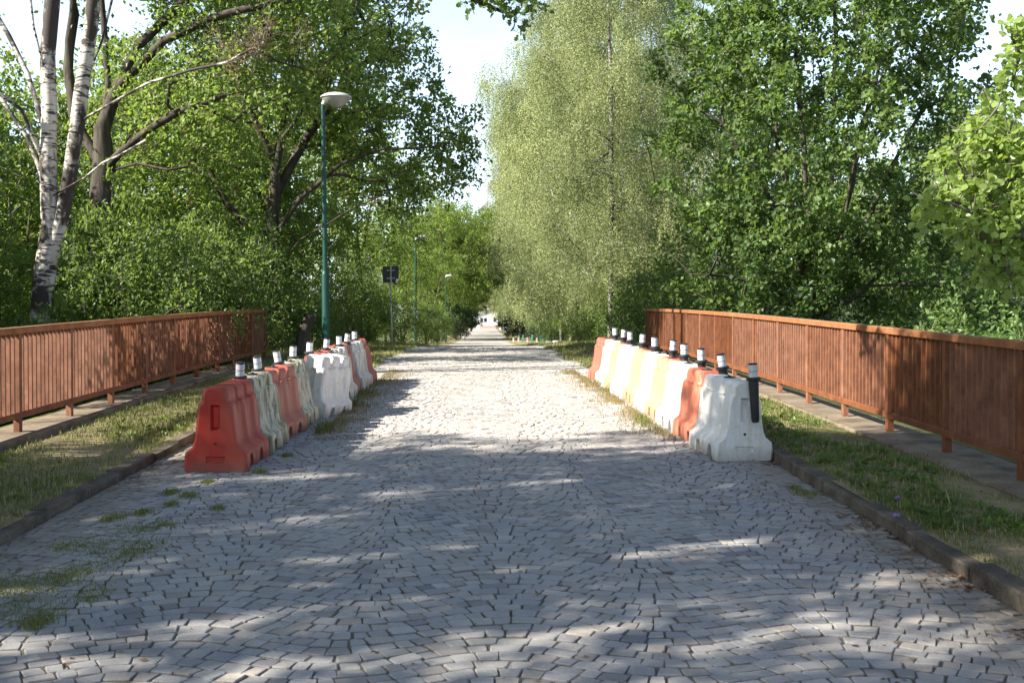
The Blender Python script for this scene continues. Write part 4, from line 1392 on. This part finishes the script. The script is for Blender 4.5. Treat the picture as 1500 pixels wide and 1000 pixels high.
# board, stones, stakes on the right verge far off
Y = 60
mb = MB(); mb.box((0, 0, .42), (.30, .05, 1.05), Matrix.Rotation(rad(38), 3, 'Y')); mb.box((.28, .02, .30), (.22, .05, .65), Matrix.Rotation(rad(20), 3, 'Y'))
tag(obj('leaning_board', mb.mesh('leaning_board'), M['wood'], None, (X(845, Y), Y, float(zr(Y)) + .08)), 'brown broken board leaning on the right verge beside the birch trunks', 'board')


def rock(r, seed):
    q = np.random.default_rng(seed)
    mb = MB(); n, m = 10, 7
    V = []
    for i in range(m):
        for j in range(n):
            th, ph = PI * (i + .5) / m, 2 * PI * j / n
            k = r * q.uniform(.8, 1.15)
            V.append((k * 1.3 * math.sin(th) * math.cos(ph), k * math.sin(th) * math.sin(ph), k * .7 * math.cos(th)))
    F = [[i * n + j, (i + 1) * n + j, (i + 1) * n + (j + 1) % n, i * n + (j + 1) % n] for i in range(m - 1) for j in range(n)]
    mb.add(V, [np.array(F), np.array([np.arange(n)]), np.array([np.arange(n)[::-1] + (m - 1) * n])])
    return mb.mesh('stone', True, 50)


for px, r, s, lb in [(803, .20, 1, 'pale stone at the left of the three on the verge before the leaning board'), (817, .23, 2, 'pale stone in the middle of the three on the verge before the leaning board'), (830, .17, 3, 'pale stone at the right of the three, closest to the leaning board')]:
    Y = 57
    tag(obj('stone', rock(r, s), M['stone'], None, (X(px, Y), Y + s * .3, float(zr(Y)) + .13)), lb, 'stone', 'pale stones on the right verge')

Y0 = 98
t = thing('stake_fence', 'low fence of white and teal stakes beside the far right verge', 'fence', (X(760, Y0), Y0, float(zr(Y0))))
for i, px in enumerate([752, 759, 765, 771, 777, 783, 788]):
    mb = MB(); h = [.4, .45, .65, .45, .7, .45, .7][i]
    mb.box((X(px, Y0) - X(760, Y0), -i * .8, h / 2 - .05), (.13, .06, h + .1))
    obj('stake', mb.mesh('stake'), M['teal'] if i in (2, 4, 6) else M['stone'], t)
mb = MB()
mb.box((X(770, Y0) - X(760, Y0), -2.4, .35), (X(788, Y0) - X(752, Y0) + .1, .03, .05), Matrix.Rotation(-math.atan2(4.8, X(788, Y0) - X(752, Y0)), 3, 'Z'))
obj('rail', mb.mesh('rail'), M['wood'], t)

# far white house, its wall and the fence before it
HY = 268
hz = float(zr(HY))
hx = X(724, HY)
t = thing('white_house', 'white gabled house at the far end of the road', 'house', (hx, HY, hz))
mb = MB()
pr = [(-4.2, -.3), (4.2, -.3), (4.2, 2.9), (0, 4.75), (-4.2, 2.9)]
V = [(x_, 0, z_) for x_, z_ in pr] + [(x_, 9, z_) for x_, z_ in pr]
mb.add(V, [np.array([[0, 1, 2, 3, 4]]), np.array([[9, 8, 7, 6, 5]]), np.array([[0, 5, 6, 1], [1, 6, 7, 2], [2, 7, 8, 3], [3, 8, 9, 4], [4, 9, 5, 0]])])
obj('wall', mb.mesh('wall'), M['white_paint'], t)
rf = MB()
for sgn in (-1, 1):
    a, b_ = np.array([sgn * 4.7, 2.72]), np.array([0, 4.79])
    V = [(a[0], -.35, a[1]), (b_[0], -.35, b_[1]), (b_[0], 9.3, b_[1]), (a[0], 9.3, a[1])]
    V += [(p_[0], p_[1], p_[2] + .16) for p_ in V]
    rf.hexa(np.array(V))
obj('roof', rf.mesh('roof'), M['roof'], t)
for wx in (-2.9, -2.0, .1):
    w_ = obj('window', None, None) if False else None
    mb = MB()
    for dx, dz, sx_, sz_ in ((0, .52, .8, .07), (0, -.52, .8, .07), (-.37, 0, .07, .97), (.37, 0, .07, .97)):
        mb.box((wx + dx, -.03, 2.0 + dz), (sx_, .07, sz_))
    f = obj('window', mb.mesh('window'), M['white_paint'], t)
    g_ = MB(); g_.box((wx, -.012, 2.0), (.67, .03, .97)); obj('pane', g_.mesh('pane'), M['glass'], f)
mb = MB(); mb.box((0, -6, .3), (9, .3, .9)); mb.box((0, -6, .78), (9.1, .4, .06))
tag(obj('brick_wall', mb.mesh('brick_wall'), M['brick'], None, (hx + 1.2, HY, hz - .1)), 'low pinkish brick wall in front of the white house', 'wall')
t = thing('picket_fence', 'white fence running along the right of the far road to the house', 'fence', (3.25, 170, float(zr(170))))
for i in range(14):
    mb = MB(); mb.box((0, i * 5.0, .6), (.12, .12, 1.5)); obj('post', mb.mesh('post'), M['white_paint'], t)
for i in range(13):
    mb = MB()
    for k in range(24):
        mb.box((-.03, i * 5.0 + .2 + k * .2, .62), (.02, .09, 1.0))
    obj('picket_panel', mb.mesh('picket_panel'), M['white_paint'], t)
mb = MB(); mb.box((0, 32.5, .9), (.03, 65, .06)); mb.box((0, 32.5, .35), (.03, 65, .06)); obj('rail', mb.mesh('rail'), M['white_paint'], t)

# ------------------------------------------------------------------ grass, weeds, litter
def wnoise(x, y, s, seed):
    q = np.random.default_rng(seed)
    o = np.zeros_like(x)
    for k in range(5):
        a = q.uniform(0, 2 * PI); f = s * q.uniform(.6, 2.2)
        o += np.sin((x * math.cos(a) + y * math.sin(a)) * f + q.uniform(0, 6.28))
    return o / 3.0


def blades(x, y, z, h, w=.006, lean=.5):
    n = len(x)
    a = R.uniform(0, 2 * PI, n); q = R.uniform(.1, lean, n) * h
    sx, sy = np.cos(a + 1.57) * w, np.sin(a + 1.57) * w
    dx, dy = np.cos(a) * q, np.sin(a) * q
    V = np.stack([np.stack([x - sx, y - sy, z], -1), np.stack([x + sx, y + sy, z], -1), np.stack([x + dx * .4 + sx * .7, y + dy * .4 + sy * .7, z + h * .6], -1), np.stack([x + dx, y + dy, z + h], -1),
                  np.stack([x + dx * .4 - sx * .7, y + dy * .4 - sy * .7, z + h * .6], -1)], 1)
    F = np.arange(n * 5).reshape(-1, 5)
    return V.reshape(-1, 3), F


def grass_patch(name, x, y, z, h, v, mat, w=.005):
    V, F = blades(x, y, z, h, w)
    o = obj(name, np_mesh(name, V, [F], {'v': np.repeat(v, 5)}), mat)
    o['kind'] = 'stuff'
    return o


def rand_y(n, a, b, k=1.6):
    return a + (b - a) * R.random(n) ** k


xs, ys, hs, vs = [], [], [], []
n = 150000
y = rand_y(n, 5.5, 60); x = np.where(R.random(n) < .52, R.uniform(-4.58, XL - .10, n), R.uniform(XR + .10, 3.98, n))
wide = (y > END_R) & (R.random(n) < .6)
x = np.where(wide, np.where(x < 0, R.uniform(-6.5, XL, n), R.uniform(XR, 6, n)), x)
d = wnoise(x, y, 2.6, 3) + .5 * wnoise(x, y, 7, 4)
near_coping = np.where(x < 0, (x + 4.57) / .4, (3.92 - x) / .5)
keep = (d + np.where(x > 0, -.05, .35) + np.clip(near_coping, 0, 1) * .4 > R.normal(.0, .5, n))
x, y, d = x[keep], y[keep], d[keep]
green = np.clip(.45 - .18 * d + R.normal(0, .22, len(x)), 0, 1)
dry = R.random(len(x)) < np.where(x < 0, .30, .14)
green = np.where(dry, .98, np.minimum(green, .90))
h = R.gamma(3.0, .0085, len(x)) + .008 * np.where(d > .4, 1.3, 1)
grass_patch('grass', x, y, verge_z(x, y) - .004, h, green, M['grass'], .0045)

n = 60000
y = R.uniform(21, 75, n); x = np.where(R.random(n) < .55, R.uniform(-6.8, XL + .02, n), R.uniform(XR - .02, 6.4, n))
x = np.where((x < -4.6) & (y < END_L + .4), -3.9 + (x + 6) * .25, x); x = np.where((x > 3.9) & (y < END_R + .4), 3.3, x)
keep = wnoise(x, y, 1.2, 14) > R.normal(-.5, .6, n)
x, y = x[keep], y[keep]
zv = np.where((x > -5.25) & (x < 4.75), verge_z(x, y) - .015, ground_z(x, y))
grass_patch('verge_grass', x, y, zv, R.gamma(3.0, .022, len(x)) + .02, np.clip(R.normal(.6, .25, len(x)) + .35 * (R.random(len(x)) < .2), 0, 1), M['grass'], .010)

# beyond the barriers grass and soil have grown in over both edges of the setts
def inner_edge(y, side):
    w = .10 * np.sin(y * .9 + side) + .07 * np.sin(y * 2.3 + 2 * side) + .05 * np.sin(y * 4.7)
    g = smooth(20.5, 25, y)
    return np.where(side < 0, XL + g * (.72 + w), XR - g * (.62 + w))


yo = np.concatenate([np.arange(20.5, 66, .3), np.arange(66, 131, 2.0)])
for side in (-1, 1):
    U = np.linspace(0, 1, 7)
    Yg, Ug = np.meshgrid(yo, U, indexing='ij')
    out = XL - .10 if side < 0 else XR + .10
    Xg = inner_edge(Yg, side) * (1 - Ug) + out * Ug
    Zg = zr(Yg) - .004 + .028 * smooth(0, .35, Ug) + bumpy(Xg, Yg, .008) * smooth(0, .3, Ug) + (Ug == 1) * .01
    V = np.stack([Xg, Yg, Zg], -1).reshape(-1, 3)
    i = (np.arange(len(yo) - 1)[:, None] * 7 + np.arange(6)[None])
    F = np.stack([i, i + 1, i + 8, i + 7], -1).reshape(-1, 4)
    structure(obj('verge', np_mesh('verge', V, [F if side > 0 else F[:, ::-1]], shade=True), M['verge']))
n = 42000
y = 20.8 + 50 * R.random(n) ** 1.3; sd2 = np.where(R.random(n) < .55, -1, 1)
ie = inner_edge(y, sd2); x = ie + np.where(sd2 < 0, -1, 1) * (R.random(n) ** 1.2 * .85 - .06)
keep = wnoise(x, y, 1.6, 24) > R.normal(-.45, .6, n)
x, y = x[keep], y[keep]
grass_patch('verge_grass', x, y, zr(y) + .01, R.gamma(3.0, .013, len(x)) + .012, np.clip(R.normal(.62, .25, len(x)) + .4 * (R.random(len(x)) < .3), 0, 1), M['grass'], .008)

# tufts growing between the setts at the left, and along the kerbs
tx, ty, tr = [], [], []
for px, py, r_ in [(30, 868, .35), (75, 850, .3), (110, 838, .25), (60, 905, .18), (150, 800, .25), (200, 775, .22), (215, 800, .2), (100, 800, .2), (165, 760, .12), (240, 770, .15), (250, 722, .1), (275, 727, .1), (250, 740, .08),
                   (300, 690, .09), (305, 707, .08), (20, 900, .25), (130, 870, .2), (55, 915, .1), (1180, 724, .14), (1165, 716, .07), (380, 692, .1), (320, 745, .07), (420, 668, .08), (0, 860, .3), (180, 815, .2), (210, 752, .1)]:
    d = CAMR @ Vector(((px - 750) / FPX, (500 - py) / FPX, -1))
    s_ = CAM_H / -d.z
    for _ in range(8):
        s_ = (CAM_H - float(zr(s_ * d.y))) / -d.z
    tx.append(s_ * d.x); ty.append(s_ * d.y); tr.append(r_)
gx, gy, gh = [], [], []
for a, b_, r_ in zip(tx, ty, tr):
    r_ *= .62; k = int(3600 * r_) + 60
    gx.append(a + R.normal(0, r_ * .55, k)); gy.append(b_ + R.normal(0, r_ * .9, k)); gh.append(R.uniform(.010, .036, k) * (1.0 + .5 * (r_ < .09)))
gx, gy, gh = map(np.concatenate, (gx, gy, gh))
grass_patch('road_weeds', gx, gy, zr(gy) - .01, gh, np.clip(R.normal(.66, .24, len(gx)) + .4 * (R.random(len(gx)) < .18), 0, 1), M['grass'], .0028)

# straw-coloured grass at the feet of the barriers
n = 13000
yy = R.uniform(12.3, 23, n); side = R.random(n) < .5
xx = np.where(side, -2.12 + .27 + R.gamma(1.5, .10, n) + (yy - 20) * -.006, 2.17 - .29 - R.gamma(1.5, .10, n) + (20 - yy) * .026)
keep = wnoise(xx, yy, 4, 9) + .3 > R.normal(0, .5, n)
xx, yy = xx[keep], yy[keep]
grass_patch('dry_grass', xx, yy, zr(yy) - .01, R.uniform(.02, .075, len(xx)), R.random(len(xx)), M['straw'], .0045)
n = 3000
yy = R.uniform(12.5, 20, n); xx = np.where(R.random(n) < .65, -2.15 + .28 + R.gamma(1.2, .09, n), 2.25 - .28 - R.gamma(1.2, .08, n))
keep = wnoise(xx, yy, 3, 19) > .5
grass_patch('barrier_weeds', xx[keep], yy[keep], zr(yy[keep]) - .01, R.uniform(.04, .14, keep.sum()), np.clip(R.normal(.5, .2, keep.sum()), 0, .9), M['grass'], .005)

# broad-leaved weeds in the right verge
n = 800
cx = np.where(R.random(n) < .72, R.uniform(XR + .18, 3.7, n), R.uniform(-4.4, -3.3, n)); cy = rand_y(n, 6, 24, 1.3)
keep = wnoise(cx, cy, 2.6, 3) > -.2
cx, cy = cx[keep], cy[keep]
C = np.stack([cx, cy, verge_z(cx, cy) + .01], -1)
k = 9
Cn = np.repeat(C, k, 0)
D = rdir(len(Cn)); D[:, 2] = np.abs(D[:, 2]) * .5 + .12
N = rdir(len(Cn)) * .35; N[:, 2] += 1
o = obj('weeds', leaves_mesh('weeds', Cn + R.normal(0, .02, Cn.shape) * np.array([1, 1, .2]), D, N, R.uniform(.035, .085, len(Cn)), .6), M['shrub'])
o['kind'] = 'stuff'

# fallen leaves in the gutters and on the setts
n1, n2, n3 = 1100, 700, 420
lx = np.concatenate([XR - np.abs(R.gamma(1.2, .10, n1)), XL + np.abs(R.gamma(1.3, .10, n2)), R.uniform(XL, XR, n3), R.uniform(XR + .15, 3.9, 260), R.uniform(-4.5, -3.2, 240)])
ly = np.concatenate([rand_y(n1, 5.3, 13), rand_y(n2, 5.5, 13), rand_y(n3, 4.6, 22, 1.5), rand_y(260, 6, 20), rand_y(240, 7, 20)])
clump = wnoise(lx, ly, 5, 31)
keep = (np.arange(len(lx)) >= n1 + n2) | (clump > .1)
lx, ly = lx[keep], ly[keep]
inroad = (lx > XL) & (lx < XR)
lz = np.where(inroad, zr(ly) + .004, verge_z(lx, ly) + .012)
P = np.stack([lx, ly, lz], -1)
D = rdir(len(P)); D[:, 2] *= .25
N = rdir(len(P)) * .45; N[:, 2] += 1
o = obj('leaf_litter', leaves_mesh('leaf_litter', P, D, N, R.uniform(.02, .055, len(P)), .6, 'quad'), M['litter'])
o['kind'] = 'stuff'

# violet flowers in the right verge
for px, py, lb in [(1248, 681, 'violet flower in the right verge, nearest to the white barrier'), (1315, 731, 'violet flower in the middle of the right verge'), (1313, 757, 'violet flower on the right verge closest to the kerb and the viewer')]:
    d = CAMR @ Vector(((px - 750) / FPX, (500 - py) / FPX, -1))
    s_ = (CAM_H - .5) / -d.z
    for _ in range(12):
        s_ = (CAM_H - float(verge_z(s_ * d.x, s_ * d.y)) - .07) / -d.z
    fx, fy = s_ * d.x, s_ * d.y
    t = thing('wild_flower', lb, 'flower', (fx, fy, float(verge_z(fx, fy))), 0, 'violet flowers in the right verge')
    mb = MB(); mb.tube([(0, 0, -.02), (.005, 0, .04), (0, .004, .075)], .0025, 5); obj('stem', mb.mesh('stem'), M['stem'], t)
    P = np.repeat(np.array([[0, .004, .075]]), 16, 0); D = rdir(16); D[:, 2] = np.abs(D[:, 2]); N = rdir(16)
    obj('petals', leaves_mesh('petals', P, D, N, R.uniform(.018, .028, 16), .5), M['violet'], t)

# ------------------------------------------------------------------ light
SUN = Vector((-1.32, -.58, 1.0)).normalized()
el = math.asin(SUN.z)
sd = bpy.data.lights.new('sun', 'SUN')
sd.energy = 5.0; sd.angle = rad(.55); sd.color = (1.0, .93, .82)
so = bpy.data.objects.new('sun', sd); COL.objects.link(so)
so.rotation_euler = SUN.to_track_quat('Z', 'Y').to_euler()
w = bpy.data.worlds.new('World'); scene.world = w; w.use_nodes = True
nt = w.node_tree
bg = nt.nodes['Background']
sky = nt.nodes.new('ShaderNodeTexSky'); sky.sky_type = 'NISHITA'; sky.sun_disc = False
sky.sun_elevation = el; sky.sun_rotation = math.atan2(SUN.x, SUN.y) % (2 * PI)
sky.air_density = 1.0; sky.dust_density = 1.0; sky.ozone_density = 1.0
# bright summer haze low in the sky, thin veil cloud higher up
tc = nt.nodes.new('ShaderNodeTexCoord'); sx = nt.nodes.new('ShaderNodeSeparateXYZ')
nt.links.new(tc.outputs['Generated'], sx.inputs[0])
nz = nt.nodes.new('ShaderNodeTexNoise'); nz.inputs['Scale'].default_value = 3.5; nz.inputs['Detail'].default_value = 5
mp = nt.nodes.new('ShaderNodeMapping'); mp.inputs['Scale'].default_value = (1, 1, 2.5)
nt.links.new(tc.outputs['Generated'], mp.inputs['Vector']); nt.links.new(mp.outputs[0], nz.inputs['Vector'])
hz_ = nt.nodes.new('ShaderNodeMapRange'); hz_.interpolation_type = 'SMOOTHSTEP'
hz_.inputs['From Min'].default_value = .16; hz_.inputs['From Max'].default_value = .42
hz_.inputs['To Min'].default_value = 1.0; hz_.inputs['To Max'].default_value = 0.0
nt.links.new(sx.outputs['Z'], hz_.inputs['Value'])
mr = nt.nodes.new('ShaderNodeMapRange'); mr.inputs['From Min'].default_value = .35; mr.inputs['From Max'].default_value = .6
mr.inputs['To Min'].default_value = .55
nt.links.new(nz.outputs['Fac'], mr.inputs['Value'])
mm = nt.nodes.new('ShaderNodeMath'); mm.operation = 'MULTIPLY'
nt.links.new(hz_.outputs[0], mm.inputs[0]); nt.links.new(mr.outputs[0], mm.inputs[1])
add = nt.nodes.new('ShaderNodeMix'); add.data_type = 'RGBA'; add.blend_type = 'ADD'
nt.links.new(mm.outputs[0], add.inputs['Factor'])
nt.links.new(sky.outputs['Color'], add.inputs[6]); add.inputs[7].default_value = (3.5, 4.1, 4.9, 1)
nt.links.new(add.outputs[2], bg.inputs['Color'])
bg.inputs['Strength'].default_value = .062

vs_ = scene.view_settings
vs_.view_transform = 'Standard'; vs_.look = 'None'; vs_.gamma = 1; vs_.exposure = 1.82
scene.display_settings.display_device = 'sRGB'
if hasattr(scene, 'cycles'):
    scene.cycles.max_bounces = 6
    scene.cycles.diffuse_bounces = 3
    scene.cycles.transmission_bounces = 4
    scene.cycles.use_denoising = True
